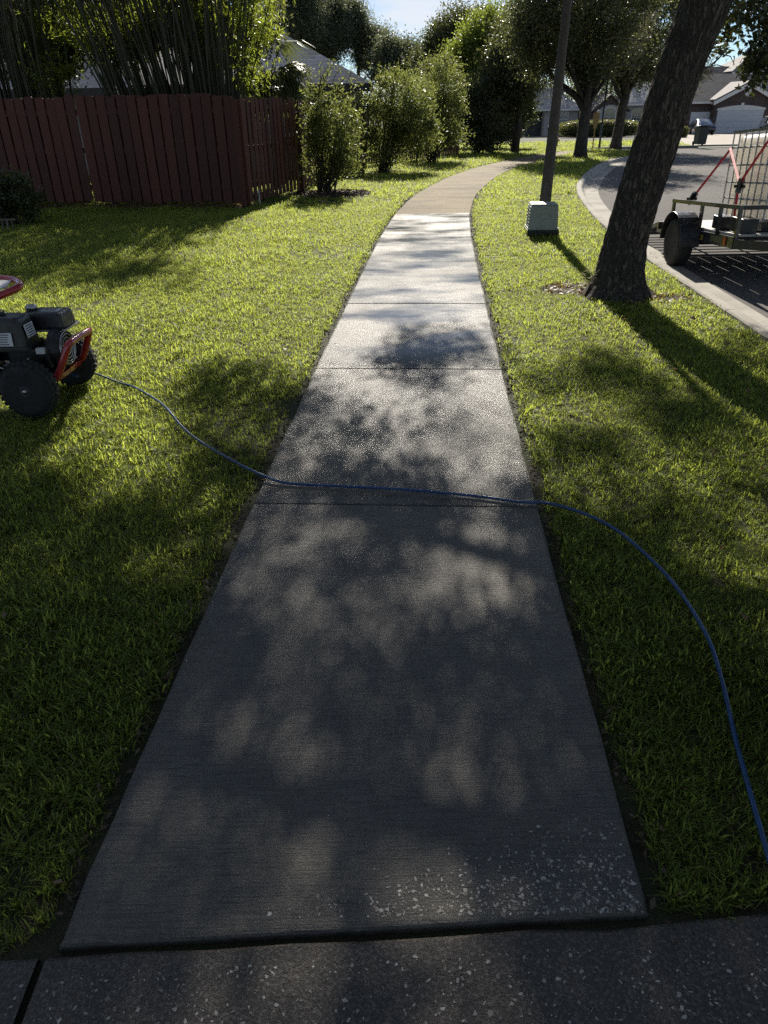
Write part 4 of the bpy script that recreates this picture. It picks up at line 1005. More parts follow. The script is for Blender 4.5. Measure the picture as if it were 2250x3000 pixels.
# ------------------------------------------------------------------ house behind the clipped hedge
YD = YH + 4; gD = float(gz(YD))
def D(px, py, dy=0.0): return at(px, py, YD + dy)
hd_ = thing('house', 'house with dark brick gable and white arched window behind the clipped hedge', 'house', (*D(1787, 390)[:2], gD), 'houses down the street')
a, b, c = D(1738, 322), D(1836, 322), D(1787, 281)
MB().ext([(a[0], YD, gD - .2), (b[0], YD, gD - .2), (b[0], YD, a[2]), (c[0], YD, c[2]), (a[0], YD, a[2])], (0, 8, 0)).build('wall', M_BRICK, hd_)
gable_roof(hd_, a[0], b[0], c[0], YD - .4, YD + 8, a[2], c[2] + .05)
pa = D(1786, 330); MB().ext([(pa[0] - 1.5, YD - .06, gD)] + [(pa[0] + 1.5 * math.cos(t), YD - .06, pa[2] - .3 + 1.1 * math.sin(t)) for t in np.linspace(math.pi, 0, 12)] + [(pa[0] + 1.5, YD - .06, gD)], (0, .05, 0)).build('arch_surround', M_STUC, hd_)
window(hd_, pa[0], YD - .06, D(1786, 358)[2], D(1786, 326)[2], 1.25, True, 2)
w0, w1 = D(1836, 300)[0], D(1965, 300)[0]
MB().box(w0 + .02, w1, YD + 1.2, YD + 9, gD - .2, D(1880, 304)[2]).build('wall', M_STUC, hd_)
window(hd_, D(1876, 340)[0], YD + 1.2, D(1876, 352, 1.2)[2], D(1876, 330, 1.2)[2], 1.3, True, 3)
MB().ext([(w0 - 1, YD + .6, D(1880, 304)[2]), (w1 + 3, YD + .6, D(1880, 304)[2]), (w1 + 2, YD + 6.5, D(1900, 226, 6)[2]), (w0 + 2.4, YD + 6.5, D(1900, 226, 6)[2])], (0, 0, .16)).build('roof', M_ROOF, hd_)
MB().beam((w0 - 1, YD + .55, D(1880, 306)[2]), (w1 + 3, YD + .55, D(1880, 306)[2]), .1, .2).build('fascia', M_TRIM, hd_)

# ------------------------------------------------------------------ small grey house
YC = 98.0; gC = float(gz(YC))
def Cc(px, py, dy=0.0): return at(px, py, YC + dy)
hc = thing('house', 'small taupe house with hip roof and narrow white windows, left of the corner oak', 'house', (*Cc(1640, 380)[:2], gC), 'houses down the street')
x0, x1 = Cc(1596, 340)[0], Cc(1693, 340)[0]; ze = Cc(1640, 320)[2]; zr = Cc(1640, 262, 4)[2]
MB().box(x0, x1, YC, YC + 8, gC - .2, ze).build('wall', M_STUC2, hc)
MB().box(x0 - 3, x0 - .02, YC + 1.5, YC + 8, gC - .2, ze).build('wall', M_DARKTRIM, hc)  # stands for the porch, its shade put into the dark colour
xm = (x0 + x1) / 2 - 1.2; m = MB()
m.ext([(x0 - 3.5, YC - .5, ze), (x1 + .5, YC - .5, ze), (xm + .6, YC + 4, zr), (xm - 1.5, YC + 4, zr)], (0, 0, .15)); m.ext([(x1 + .5, YC - .5, ze), (x1 + .5, YC + 8.5, ze), (xm + .6, YC + 4, zr)], (0, 0, .15))
m.build('roof', M_ROOF, hc)
MB().beam((x0 - 3.5, YC - .55, ze - .05), (x1 + .5, YC - .55, ze - .05), .1, .22).build('fascia', M_TRIM, hc)
for px in (1633, 1645, 1658): window(hc, Cc(px, 338)[0], YC, Cc(px, 348)[2], Cc(px, 328)[2], .38, False, 2)

# ------------------------------------------------------------------ neighbour's house behind the fence
hl = thing('house', 'neighbouring house with a large grey shingle hip roof behind the red fence', 'house', (-6, 29, 0))
A = at(1092, 250, 25.0); ze = A[2]; sl = .52; L = 15.0; dp = 6.0
xA = A[0]; g0 = float(gz(25))
m = MB(); m.ext([(xA, 25, ze), (xA - dp, 25 + dp, ze + sl * dp), (xA - L, 25 + dp, ze + sl * dp), (xA - L, 25, ze)], (0, 0, .06)); m.build('roof', M_ROOF, hl)
m = MB(); m.ext([(xA, 25, ze), (xA, 25 + 2 * dp, ze), (xA - dp, 25 + dp, ze + sl * dp)], (0, 0, .06)); m.build('roof', M_ROOF, hl)
MB().box(xA - L, xA - .6, 25.6, 36.4, g0 - .1, ze + .02).build('wall', M_STUC, hl)
MB().box(xA - L, xA - .01, 24.93, 24.995, ze - .16, ze + .06).build('fascia', M_DARKTRIM, hl)
window(hl, xA - 2.2, 25.6, 1.0, 2.0, 1.2)
window(hl, xA - 5.2, 25.6, 1.0, 2.0, 1.2)
# covered porch seen between the bamboo clumps
po = thing('porch_pavilion', 'small porch with pale metal hip roof seen between the bamboo clumps', 'porch', (-5.4, 23.5, 0))
K = at(381, 256, 22.0); ap = at(352, 160, 23.8)
M_METALROOF = mat_plain('pale_metal_roof', (0.34, 0.33, 0.31), .5, var=.18, scale=1.2)
zq = K[2]; q = 3.6
MB().ext([tuple(K), (K[0] + q, 22, zq), (ap[0] + q - 1.2, 23.8, ap[2]), tuple(ap)], (0, 0, .05)).build('roof', M_METALROOF, po)
MB().ext([tuple(K), (K[0] - .5, 25.6, zq), (ap[0], 23.8, ap[2])], (0, 0, .05)).build('roof', M_METALROOF, po)
MB().beam(K + np.array([0, 0, .06]), ap + np.array([0, 0, .06]), .05, .03).build('hip_cap', M_TRIM, po)
MB().box(K[0], K[0] + q, 21.98, 22.06, zq - .18, zq - .01).build('fascia', M_CREAM, po)
for i in range(4): MB().box(K[0] + .02 + i * 1.15, K[0] + .10 + i * 1.15, 22.07, 22.15, -.02, zq - .19).build('post', M_CREAM, po)
MB().box(K[0] + .1, K[0] + q, 22.09, 22.13, 1.55, 1.62).build('screen_rail', M_CREAM, po)
MB().box(K[0] - .1, K[0] + q, 24.4, 24.5, -.02, zq - .02).build('back_wall', M_STUC2, po)

# ------------------------------------------------------------------ hedges
def hedge(label, px0, px1, pyb, pyt, depth, seed, mat, n=9000, L=.12, cat='hedge'):
    b = on((px0 + px1) / 2, pyb); Y = b[1]; g = float(gz(Y)); xa, xb_ = at(px0, pyb, Y)[0], at(px1, pyb, Y)[0]; h = at(px0, pyt, Y)[2] - g
    r = np.random.default_rng(seed); t = thing('hedge', label, cat, (b[0], Y + depth / 2, g), 'clipped hedges')
    c = np.array([(xa + xb_) / 2, Y + depth / 2, g + h * .48]); R = np.array([(xb_ - xa) / 2, depth / 2, h * .5])
    d = r.normal(size=(n, 3)); e = 4.0; d /= (np.abs(d) ** e).sum(1)[:, None] ** (1 / e)
    f = r.uniform(.86, 1.02, n)[:, None]; P = c + d * R * f; P[:, 2] = np.maximum(P[:, 2], g + .02)
    leaves('foliage', P, L, L * .55, mat, t, .3, r)
    V = []; F = []; nu, nv = 20, 12
    for i in range(nv):
        for j in range(nu):
            th, ph = math.pi * i / (nv - 1), 2 * math.pi * j / nu; q = np.array([math.sin(th) * math.cos(ph), math.sin(th) * math.sin(ph), math.cos(th)]); q /= (np.abs(q) ** e).sum() ** (1 / e); V.append(c + q * R * .9)
    F = [(i * nu + j, i * nu + (j + 1) % nu, (i + 1) * nu + (j + 1) % nu, (i + 1) * nu + j) for i in range(nv - 1) for j in range(nu)]
    MB().add(V, F).build('dark_core', M_HEDGECORE, t, smooth=True)  # solid dark body filling the inside of the hedge
M_HEDGECORE = mat_plain('hedge_inside', (0.02, 0.022, 0.010), .95, var=.5, scale=4)
hedge('long clipped hedge with sunlit top behind the corner oaks', 1648, 1882, 402, 354, 3.2, 71, M_HEDGE, 12000)
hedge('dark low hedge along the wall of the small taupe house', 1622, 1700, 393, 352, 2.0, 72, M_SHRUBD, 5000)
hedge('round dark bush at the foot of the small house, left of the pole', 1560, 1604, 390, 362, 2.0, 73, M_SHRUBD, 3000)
hedge('small clipped shrub with yellow tips at the corner of the drive', 1990, 2016, 404, 372, 1.4, 74, M_HEDGE, 2500)
# ------------------------------------------------------------------ light pole and utility box
M_POLE = mat_plain('weathered_pole', (0.062, 0.054, 0.047), .75, var=.25, scale=9, bump=.3)
M_BOX = mat_plain('grey_green_cabinet', (0.30, 0.32, 0.27), .55, var=.10, scale=8); M_BLACK = mat_plain('black_steel', (0.012, 0.013, 0.015), .35, var=.4, scale=12, coat=.3)
M_RUBBER = mat_plain('rubber', (0.014, 0.014, 0.014), .8, var=.35, scale=20, bump=.3); M_RED = mat_plain('red_enamel', (0.30, 0.012, 0.016), .28, var=.4, scale=18, coat=.5)
M_STEEL = mat_plain('bare_steel', (0.42, 0.42, 0.41), .38, 1.0, var=.3, scale=25); M_WHITE = mat_plain('white_plastic', (0.62, 0.61, 0.57), .5, var=.06, scale=5)
pp = np.array([2.43, 11.25, 0.0]); pole = thing('light_pole', 'tall brown-grey light pole rising behind the utility box', 'light pole', pp)
m = MB(); m.tube([pp + np.array([x, 0, z]) for x, z in ((0, -.1), (0, .3), (.045, 2.0), (.066, 2.8), (.12, 4.6))], [.088, .084, .064, .054, .045], 16); m.build('shaft', M_POLE, pole, smooth=True)
MB().tube([pp + np.array([.026, 0, 1.28]), pp + np.array([.028, 0, 1.34])], [.079, .078], 16).build('collar', M_POLE, pole, smooth=True)
top = pp + np.array([.12, 0, 4.6])
MB().tube([top - np.array([0, 0, .05]), top + np.array([.0, 0, .15]), top + np.array([0.25, -.05, .32]), top + np.array([.8, -.1, .36])], .028, 8).build('arm', M_POLE, pole, smooth=True)
MB().obox(top + np.array([.98, -.12, .34]), (.46, .2, .11), (0, 0, -.1), .8).build('lamp_head', M_POLE, pole, bevel=.02)
bx = thing('utility_box', 'grey-green utility box with ribbed corners at the foot of the pole', 'utility box', (2.31, 10.78, 0))
cz = .185
MB().obox((2.31, 10.78, .03), (.44, .44, .08), (0, 0, -.08)).build('base', M_BLACK, bx)
body = MB().obox((2.31, 10.78, .225), (.405, .405, .32), (0, 0, -.08), .92).build('body', M_BOX, bx, bevel=.018, seg=3)
MB().obox((2.31, 10.78, .083), (.43, .43, .026), (0, 0, -.08)).build('rim', M_BOX, bx, bevel=.006)
MB().obox((2.31, 10.78, .392), (.38, .38, .018), (0, 0, -.08), .9).build('lid', M_BOX, bx, bevel=.006)
for i in range(7):
    z = .115 + i * .04; k = 1 - .08 * (z - .07) / .31; R = Euler((0, 0, -.08)).to_matrix()
    for yy in (-.17, -.08, .08, .17):
        q = R @ Vector((-.2035 * k, yy * k, 0)); MB().obox((2.31 + q.x, 10.78 + q.y, z), (.016, .05, .024), (0, 0, -.08)).build('rib', M_BOX, bx, bevel=.005)
MB().obox((2.31, 10.578, .25), (.12, .006, .05), (rad(-5), 0, -.08)).build('name_plate', M_BOX, bx)

# ------------------------------------------------------------------ blue hose
M_HOSE = mat_plain('blue_hose', (0.007, 0.042, 0.125), .35, var=.25, scale=30)
hp = [(-2.3, 4.85, .10), (-2.02, 4.70, .03), (-1.93, 4.66, .035), (-1.76, 4.57, .004), (-1.60, 4.43, .012), (-1.33, 4.08, .026), (-1.12, 3.72, .020), (-.98, 3.54, .008), (-.73, 3.23, .026), (-.57, 3.09, .018), (-.45, 3.03, .010), (-.2, 2.99, .010), (.12, 2.94, .010), (.43, 2.865, .010), (.62, 2.80, .011), (.72, 2.755, .030), (.85, 2.65, .036), (.95, 2.5, .040), (1.02, 2.28, .038), (1.05, 2.08, .040), (1.05, 1.82, .038), (1.01, 1.61, .040), (.95, 1.38, .040), (.90, 1.16, .040), (.87, 1.01, .036), (.84, .80, .008), (.80, .4, .004)]
hs = spline(hp, .018); m = MB(); m.tube([tuple(p) for p in hs], .0066, 9)
tag(m.build('garden_hose', M_HOSE, None, smooth=True), 'long blue hose crossing the walk from the pressure washer', 'hose')

# ------------------------------------------------------------------ pressure washer (faces right, seen from its side)
M_ENGINE = mat_plain('engine_black', (0.010, 0.010, 0.011), .42, var=.4, scale=15); M_TANK = mat_plain('fuel_tank_paint', (0.017, 0.018, 0.015), .42, var=.15, scale=8)
M_RIMG = mat_plain('grey_rim', (0.045, 0.045, 0.046), .5, var=.3, scale=20); M_LABEL = mat_plain('white_label', (0.55, 0.55, 0.55), .5, var=.06); M_INK = mat_plain('label_ink', (0.03, 0.03, 0.04), .6)
pw = thing('pressure_washer', 'red-framed petrol pressure washer with black engine at the left edge of the lawn', 'pressure washer', (-2.20, 4.30, 0), rz=0.0)
PX = np.array([-2.17, 4.30, 0.0]); ang = rad(-3)                # long axis, tail to nose, in plan
ax = np.array([math.cos(ang), math.sin(ang), 0]); sd = np.array([math.sin(ang), -math.cos(ang), 0])   # sd points to the near wheel
def W(a, s, z): return PX + ax * a + sd * s + np.array([0, 0, z])
rotz = ang
def wbox(a, s, z, la, ls, lz, name, mat, par, bevel=.008, tilt=(0, 0), taper=1.0):
    return MB().obox(W(a, s, z), (la, ls, lz), (tilt[0], tilt[1], rotz), taper).build(name, mat, par, bevel=bevel, seg=3)
for s in (.28, -.28):
    tyre_prof = [(.085, -.05), (.120, -.056), (.150, -.046), (.162, -.026), (.166, 0), (.162, .026), (.150, .046), (.120, .056), (.085, .05)]
    wh = MB().lathe(tyre_prof, 36, W(0.11, s, .160), sd).build('wheel', M_RUBBER, pw, smooth=True)
    m = MB()
    for i in range(30):
        t = 2 * math.pi * i / 30; rv = ax * math.cos(t) + np.array([0, 0, math.sin(t)]); tv = -ax * math.sin(t) + np.array([0, 0, math.cos(t)])
        for off in (-.034, 0.0, .034):
            c = W(0.11, s + off, .160) + (rv * math.cos(.09 * (off != 0)) + tv * math.sin(.09 * (off != 0))) * (.1660 if off == 0 else .1585); hw, hl_ = .0125, .011
            V = [c + sd * i_ * hw + tv * j_ * hl_ + rv * k_ * .004 for k_ in (-1, 1) for i_, j_ in ((-1, -1), (1, -1), (1, 1), (-1, 1))]
            m.add(V, [(0, 3, 2, 1), (4, 5, 6, 7), (0, 1, 5, 4), (1, 2, 6, 5), (2, 3, 7, 6), (3, 0, 4, 7)])
    tr = m.build('tread', M_RUBBER, wh)
    MB().lathe([(.018, -.030), (.022, -.052), (.030, -.052), (.034, -.020), (.066, -.014), (.080, -.040), (.090, -.050), (.090, .05), (.080, .040), (.066, .014), (.034, .020), (.030, .052), (.022, .052), (.018, .030)], 24, W(0.11, s, .160), sd).build('rim', M_RIMG, wh, smooth=True)
    MB().lathe([(.0, -.062), (.012, -.062), (.012, .062), (.0, .062)], 12, W(0.11, s, .160), sd).build('axle_cap', M_STEEL, wh, smooth=True)
MB().tube([W(.11, -.26, .16), W(.11, .26, .16)], .012, 10).build('axle', M_BLACK, pw, smooth=True)
# tube frame: two rails turning up into the front bumper
loop = [W(-.42, .2, .62), W(-.36, .2, .40), W(-.22, .2, .24), W(.10, .2, .20), W(.22, .19, .19), W(.27, .175, .24), W(.335, .155, .37), W(.345, .12, .39), W(.345, -.12, .39), W(.335, -.155, .37), W(.27, -.175, .24), W(.22, -.19, .19), W(.10, -.2, .20), W(-.22, -.2, .24), W(-.36, -.2, .40), W(-.42, -.2, .62)]
MB().tube([tuple(p) for p in spline(loop, .02)], .0215, 12).build('frame', M_RED, pw, smooth=True)
MB().ext([W(.245, .165, .20), W(.245, -.165, .20), W(.225, -.17, .160), W(.225, .17, .160)], ax * .006).build('front_plate', M_RED, pw)
hl2 = [W(-.36, .2, .42), W(-.46, .2, .66), W(-.50, .2, .72), W(-.47, .12, .735), W(-.44, -.12, .735), W(-.47, -.2, .72), W(-.46, -.2, .66), W(-.36, -.2, .42)]
MB().tube([tuple(p) for p in spline(hl2, .02)], .0185, 10).build('handle', M_RED, pw, smooth=True)
hl3 = [W(-.46, -.2, .64), at(-60, 818, 4.85), at(0, 817, 4.85), at(40, 820, 4.80), at(58, 830, 4.72), at(52, 843, 4.64), at(0, 866, 4.52), at(-60, 892, 4.42), W(-.46, .2, .66)]
MB().tube([tuple(p) for p in spline(hl3, .02)], .023, 12).build('push_bar', M_RED, pw, smooth=True)
MB().ext([at(-40, 822, 4.82), at(34, 823, 4.78), at(20, 842, 4.66), at(-40, 862, 4.55)], (0, 0, .006)).build('panel', M_LABEL, pw)
wbox(-.02, 0, .215, .50, .38, .014, 'platform', M_BLACK, pw)
# engine
wbox(.07, .02, .29, .26, .22, .14, 'crankcase', M_ENGINE, pw, .02)
cyl = wbox(-.10, -.02, .34, .14, .16, .16, 'cylinder', M_ENGINE, pw, .01)
for i in range(6): wbox(-.10, -.02, .29 + i * .024, .165, .185, .007, 'cooling_fin', M_ENGINE, cyl, 0)
tank = wbox(-.02, .11, .455, .28, .22, .19, 'air_cleaner_cover', M_TANK, pw, .03, taper=.80)
wbox(-.02, .11, .375, .29, .23, .03, 'cover_base', M_TANK, tank, .008)
MB().lathe([(.018, 0), (.018, .016), (.012, .02), (0, .02)], 12, W(-.03, .11, .548), (0, 0, 1)).build('wing_nut', M_ENGINE, tank, smooth=True)
def sticker(c, u, v, w, h, lines, par, nrm):
    """printed label: white plate, rows of small print"""
    c, u, v, nrm = [np.array(q, float) for q in (c, u, v, nrm)]
    s_ = MB().ext([c - u * w / 2 - v * h / 2, c + u * w / 2 - v * h / 2, c + u * w / 2 + v * h / 2, c - u * w / 2 + v * h / 2], nrm * .002).build('label', M_LABEL, par)
    m = MB()
    for i in range(lines):
        q = c + v * h * (.36 - .72 * i / max(1, lines - 1)) + nrm * .0026; e = random.uniform(.28, .42)
        m.ext([q - u * w * .42 - v * h * .03, q + u * w * e - v * h * .03, q + u * w * e + v * h * .03, q - u * w * .42 + v * h * .03], nrm * .0006)
    m.build('print', M_INK, s_)
upn = np.array([0, 0, 1.0])
sl_ = (upn - sd * .10); sl_ /= np.linalg.norm(sl_); sticker(W(-.03, .2185, .435), ax, sl_, .17, .075, 5, tank, sd)
sl_ = (upn - ax * .13); sl_ /= np.linalg.norm(sl_); sticker(W(.113, .11, .465), -sd, sl_, .10, .075, 5, tank, ax)
ft = wbox(.12, -.11, .475, .27, .20, .10, 'fuel_tank', M_ENGINE, pw, .02, taper=.9)
wbox(.12, -.11, .425, .29, .22, .012, 'tank_flange', M_STEEL, ft, .002)
MB().lathe([(.035, 0), (.035, .022), (.028, .03), (0, .03)], 16, W(.03, -.12, .525), upn).build('fuel_cap', M_STEEL, ft, smooth=True)
sticker(W(.16, -.10, .5265), ax, -sd, .11, .07, 4, ft, upn)
rec = MB().lathe([(0, -.02), (.118, -.02), (.122, .02), (.105, .05), (0, .05)], 28, W(.205, .0, .325), ax).build('recoil_starter', M_ENGINE, pw, smooth=False)
m = MB()
for R_ in (.022, .042, .062, .082, .098):
    m.tube([tuple(W(.26, R_ * math.cos(t), .325 + R_ * math.sin(t))) for t in np.linspace(0, 2 * math.pi, 25)], .0042, 5, cap=False)
m.build('grille_ring', M_STEEL, rec, smooth=True)
mf = MB().lathe([(0, 0), (.05, .0), (.055, .01), (.055, .15), (.05, .16), (0, .16)], 20, W(-.26, -.05, .47), ax).build('muffler', M_STEEL, pw, smooth=True)
m = MB()
for i in range(10): m.tube([tuple(W(-.28 + i * .018, -.02 + .06 * math.cos(t), .49 + .06 * math.sin(t))) for t in np.linspace(0, 2 * math.pi, 17)], .0045, 5, cap=False)
m.build('muffler_guard', M_STEEL, mf, smooth=True)
pu = wbox(-.20, .10, .29, .16, .13, .11, 'pump', M_ENGINE, pw, .015)
MB().lathe([(0, 0), (.05, 0), (.055, .01), (.05, .03), (.015, .035), (.012, .05), (0, .05)], 20, W(-.18, .175, .31), sd).build('pump_cap', M_ENGINE, pu, smooth=True)
MB().lathe([(0, .0), (.014, .0), (.014, .008), (0, .008)], 6, W(-.18, .226, .31), sd).build('bolt', M_STEEL, pu)
MB().tube([tuple(p) for p in spline([W(-.14, .17, .27), W(-.02, .20, .25), W(.05, .19, .27), W(.09, .16, .31)], .02)], .007, 7).build('throttle_cable', M_STEEL, pw, smooth=True)
wbox(.16, .135, .345, .05, .03, .035, 'control_lever', M_LABEL, pw, .004)
MB().tube([tuple(p) for p in spline([W(.22, -.12, .10), W(.12, -.12, .13), W(-.05, .0, .17), W(-.18, .10, .25)], .02)], .008, 7).build('hose_lead', M_HOSE, pw, smooth=True)

# ------------------------------------------------------------------ trailer at the kerb
Z0 = -STREET_DROP; TX = 3.75; TI = rad(3.7)                     # left side rail, nose raised
M_DECK = mat_plain('pale_deck_board', (0.42, 0.40, 0.36), .7, var=.2, scale=10); M_YEL = mat_plain('yellow_digits', (0.55, 0.36, 0.05), .5); M_AMBER = mat_plain('amber_reflector', (0.35, 0.06, 0.015), .3)
M_OLIVE = mat_plain('olive_sticker', (0.07, 0.075, 0.035), .5, var=.1)
def T(x, y, z):                                                # y along the street, z above the bed plane
    yy = y - 9.0; return np.array([x, 9.0 + yy * math.cos(TI) + z * math.sin(TI), .272 - yy * math.sin(TI) + z * math.cos(TI)])
tr = thing('utility_trailer', 'black utility trailer parked at the kerb with a white tank on it', 'trailer', (4.6, 9.0, Z0))
yF, yR, wT = 7.90, 10.15, 1.75
m = MB()
for x in (TX, TX + wT): m.beam(T(x, yF, -.06), T(x, yR, -.06), .05, .11)
for y in (yF, 8.4, 9.0, 9.6, yR): m.beam(T(TX + .02, y, -.06), T(TX + wT - .02, y, -.06), .05, .08)
m.build('chassis', M_BLACK, tr)
for i in range(9): MB().ext([T(TX + .03 + i * .19, yF, 0), T(TX + .21 + i * .19, yF, 0), T(TX + .21 + i * .19, yR, 0), T(TX + .03 + i * .19, yR, 0)], (0, 0, .022)).build('deck_board', M_DECK, tr)
RH = .285
m = MB()
m.beam(T(TX, yF - .02, RH), T(TX, 9.75, RH), .042, .042); m.beam(T(TX + wT, yF - .02, RH), T(TX + wT, 9.75, RH), .042, .042); m.beam(T(TX + .02, yF, RH), T(TX + wT - .02, yF, RH), .042, .042)
m.build('top_rail', M_BLACK, tr)
for x in (TX, TX + wT):
    for y in (yF, 8.36, 8.86, 9.73): MB().beam(T(x, y, -.1), T(x, y, RH - .02), .045, .03, (1, 0, 0)).build('upright', M_BLACK, tr)
for x in (TX + .58, TX + 1.17): MB().beam(T(x, yF, -.1), T(x, yF, RH - .02), .04, .03, (1, 0, 0)).build('upright', M_BLACK, tr)
m = MB(); m.beam(T(TX, yF, -.07), T(TX + wT / 2, yF - 1.25, -.06), .05, .09); m.beam(T(TX + wT, yF, -.07), T(TX + wT / 2, yF - 1.25, -.06), .05, .09); m.beam(T(TX + wT / 2, yF - 1.15, -.05), T(TX + wT / 2, yF - 1.7, -.05), .06, .07)
m.build('tongue', M_BLACK, tr)
MB().tube([T(TX + wT / 2 + .1, yF - 1.3, .25), (TX + wT / 2 + .1, T(0, yF - 1.3, 0)[1], Z0 + .06)], .025, 10).build('jack', M_BLACK, tr); MB().lathe([(.0, 0), (.07, 0), (.07, .012), (0, .06)], 14, (TX + wT / 2 + .1, T(0, yF - 1.3, 0)[1], Z0), (0, 0, 1)).build('jack_foot', M_BLACK, tr)
wy = 9.02
for x, s in ((TX - .15, -1), (TX + wT + .15, 1)):
    c = (x, wy, Z0 + .272); A_ = (s, 0, 0)
    w_ = MB().lathe([(.165, -.078), (.20, -.09), (.245, -.085), (.266, -.065), (.272, -.02), (.272, .02), (.266, .065), (.245, .085), (.20, .09), (.165, .078)], 40, c, A_).build('wheel', M_RUBBER, tr, smooth=True)
    MB().lathe([(0, .02), (.05, .025), (.055, .05), (.075, .05), (.09, .025), (.145, .035), (.158, .065), (.168, .078), (.168, -.07), (0, -.07)], 30, c, A_).build('rim', M_BLACK, w_, smooth=True)
    for i in range(5):
        t = 2 * math.pi * i / 5; MB().lathe([(.012, 0), (.012, .018), (0, .022)], 6, (x + s * .035, wy + .065 * math.cos(t), c[2] + .065 * math.sin(t)), A_).build('wheel_nut', M_STEEL, w_)
    m = MB(); arc = [(wy + .33 * math.cos(t), c[2] + .03 + .315 * math.sin(t)) for t in np.linspace(rad(-4), rad(184), 22)]
    V = [(x + e * .115, y, z) for y, z in arc for e in (-1, 1)]; V += [(x + e * .115, wy + (y - wy) * .975, z - .008) for y, z in arc for e in (-1, 1)]; n = len(arc) * 2
    F = [(2 * i, 2 * i + 1, 2 * i + 3, 2 * i + 2) for i in range(len(arc) - 1)] + [(n + 2 * i, n + 2 * i + 2, n + 2 * i + 3, n + 2 * i + 1) for i in range(len(arc) - 1)] + [(2 * i, 2 * i + 2, n + 2 * i + 2, n + 2 * i) for i in range(len(arc) - 1)] + [(2 * i + 1, n + 2 * i + 1, n + 2 * i + 3, 2 * i + 3) for i in range(len(arc) - 1)]
    m.add(V, F); m.build('fender', M_BLACK, tr, smooth=False, bevel=.006)
MB().tube([(TX - .1, wy, Z0 + .272), (TX + wT + .1, wy, Z0 + .272)], .03, 10).build('axle', M_BLACK, tr)
MB().obox(T(TX - .03, 9.98, -.02), (.10, .05, .09)).build('tail_light_bracket', M_BLACK, tr); MB().obox(T(TX - .03, 10.01, .0), (.06, .03, .05)).build('tail_light', M_AMBER, tr)
ra, rb = T(TX + .05, yR, .0), np.array([TX + .05, 11.35, Z0 + .03]); m = MB()
for x in (0, .55, 1.1, 1.62): m.beam(ra + np.array([x, .02, 0]), rb + np.array([x, 0, 0]), .04, .04)
for k_ in range(8): m.beam(ra + (rb - ra) * (k_ + .5) / 8, ra + (rb - ra) * (k_ + .5) / 8 + np.array([1.62, 0, 0]), .03, .03)
m.build('ramp', M_BLACK, tr)
MB().ext([T(TX - .028, 8.44, -.085), T(TX - .028, 8.14, -.085), T(TX - .028, 8.14, -.015), T(TX - .028, 8.44, -.015)], (-.003, 0, 0)).build('sticker', M_OLIVE, tr)
MB().ext([T(TX - .03, 8.12, -.10), T(TX - .03, 8.05, -.10), T(TX - .03, 8.05, -.01), T(TX - .03, 8.12, -.01)], (-.006, 0, 0)).build('reflector', M_AMBER, tr)
fc = bpy.data.curves.new('digits', 'FONT'); fc.body = '3023'; fc.size = .075; fc.extrude = .001
fo = bpy.data.objects.new('digits', fc); COL.objects.link(fo); dg = bpy.context.evaluated_depsgraph_get(); fme = bpy.data.meshes.new_from_object(fo.evaluated_get(dg)); bpy.data.objects.remove(fo)
fme.materials.clear(); fme.materials.append(M_YEL); fo = link('number', fme, M_YEL, tr); q = T(TX - .028, 8.80, -.085) - wloc(tr)
fo.location = tuple(q); fo.rotation_euler = (rad(90), 0, rad(-90))
wbx = MB().obox(T(TX + .13, 8.55, .10), (.16, .2, .14)).build('winch_box', M_BLACK, tr, bevel=.01)
MB().obox(T(TX + .16, 8.10, .10), (.18, .26, .15)).build('tool_tray', M_BLACK, tr, bevel=.01)

# tank in its cage
M_TANKW = mat_leaf('white_poly_tank', (0.76, 0.74, 0.68), (0.80, 0.78, 0.72), .6, (.92, .88, .80), rough=.45); M_GALV = mat_plain('galvanised_bar', (0.30, 0.31, 0.32), .4, .9, var=.2)
tk = thing('water_tank', 'white caged water tank strapped onto the trailer', 'tank', T(4.65, 8.8, .03))
x0, x1, y0, y1 = 4.14, 5.10, 8.15, 9.20; hT = 1.02
MB().box(0, 0, 0, 0, 0, 0)
pal = MB()
pal.ext([T(x0 - .02, y0 - .02, .025), T(x1 + .02, y0 - .02, .025), T(x1 + .02, y1 + .02, .025), T(x0 - .02, y1 + .02, .025)], (0, 0, .10)); pal.build('pallet', M_BLACK, tk, bevel=.01)
rn = 10; body = []
def rr_ring(z, ins, rc=.06):
    pts = []
    for cx, cy, a0 in ((x1 - ins - rc, y1 - ins - rc, 0), (x0 + ins + rc, y1 - ins - rc, 90), (x0 + ins + rc, y0 + ins + rc, 180), (x1 - ins - rc, y0 + ins + rc, 270)):
        for t in np.linspace(a0, a0 + 90, 6): pts.append(T(cx + rc * math.cos(rad(t)), cy + rc * math.sin(rad(t)), z))
    return pts
rings = [rr_ring(z, i_) for z, i_ in ((.13, .04), (.16, .02), (.35, .014), (.37, .022), (.39, .014), (.58, .014), (.60, .022), (.62, .014), (.88, .014), (.94, .025), (.975, .06), (.99, .14))]
V = [p for r_ in rings for p in r_]; n = 24
F = [(i * n + j, i * n + (j + 1) % n, (i + 1) * n + (j + 1) % n, (i + 1) * n + j) for i in range(len(rings) - 1) for j in range(n)] + [tuple(range(n))[::-1], tuple((len(rings) - 1) * n + j for j in range(n))]
MB().add(V, F).build('bottle', M_TANKW, tk, smooth=True)
MB().tube([T((x0 + x1) / 2, (y0 + y1) / 2, .94), T((x0 + x1) / 2, (y0 + y1) / 2, .99)], .10, 18).build('lid', M_BLACK, tk)
for z in (.14, .33, .50, .68, .86):
    m = MB(); m.tube([tuple(p) for p in [T(x0, y0, z), T(x1, y0, z), T(x1, y1, z), T(x0, y1, z), T(x0, y0, z)]], .010, 7); m.build('cage_bar', M_GALV, tk, smooth=False)
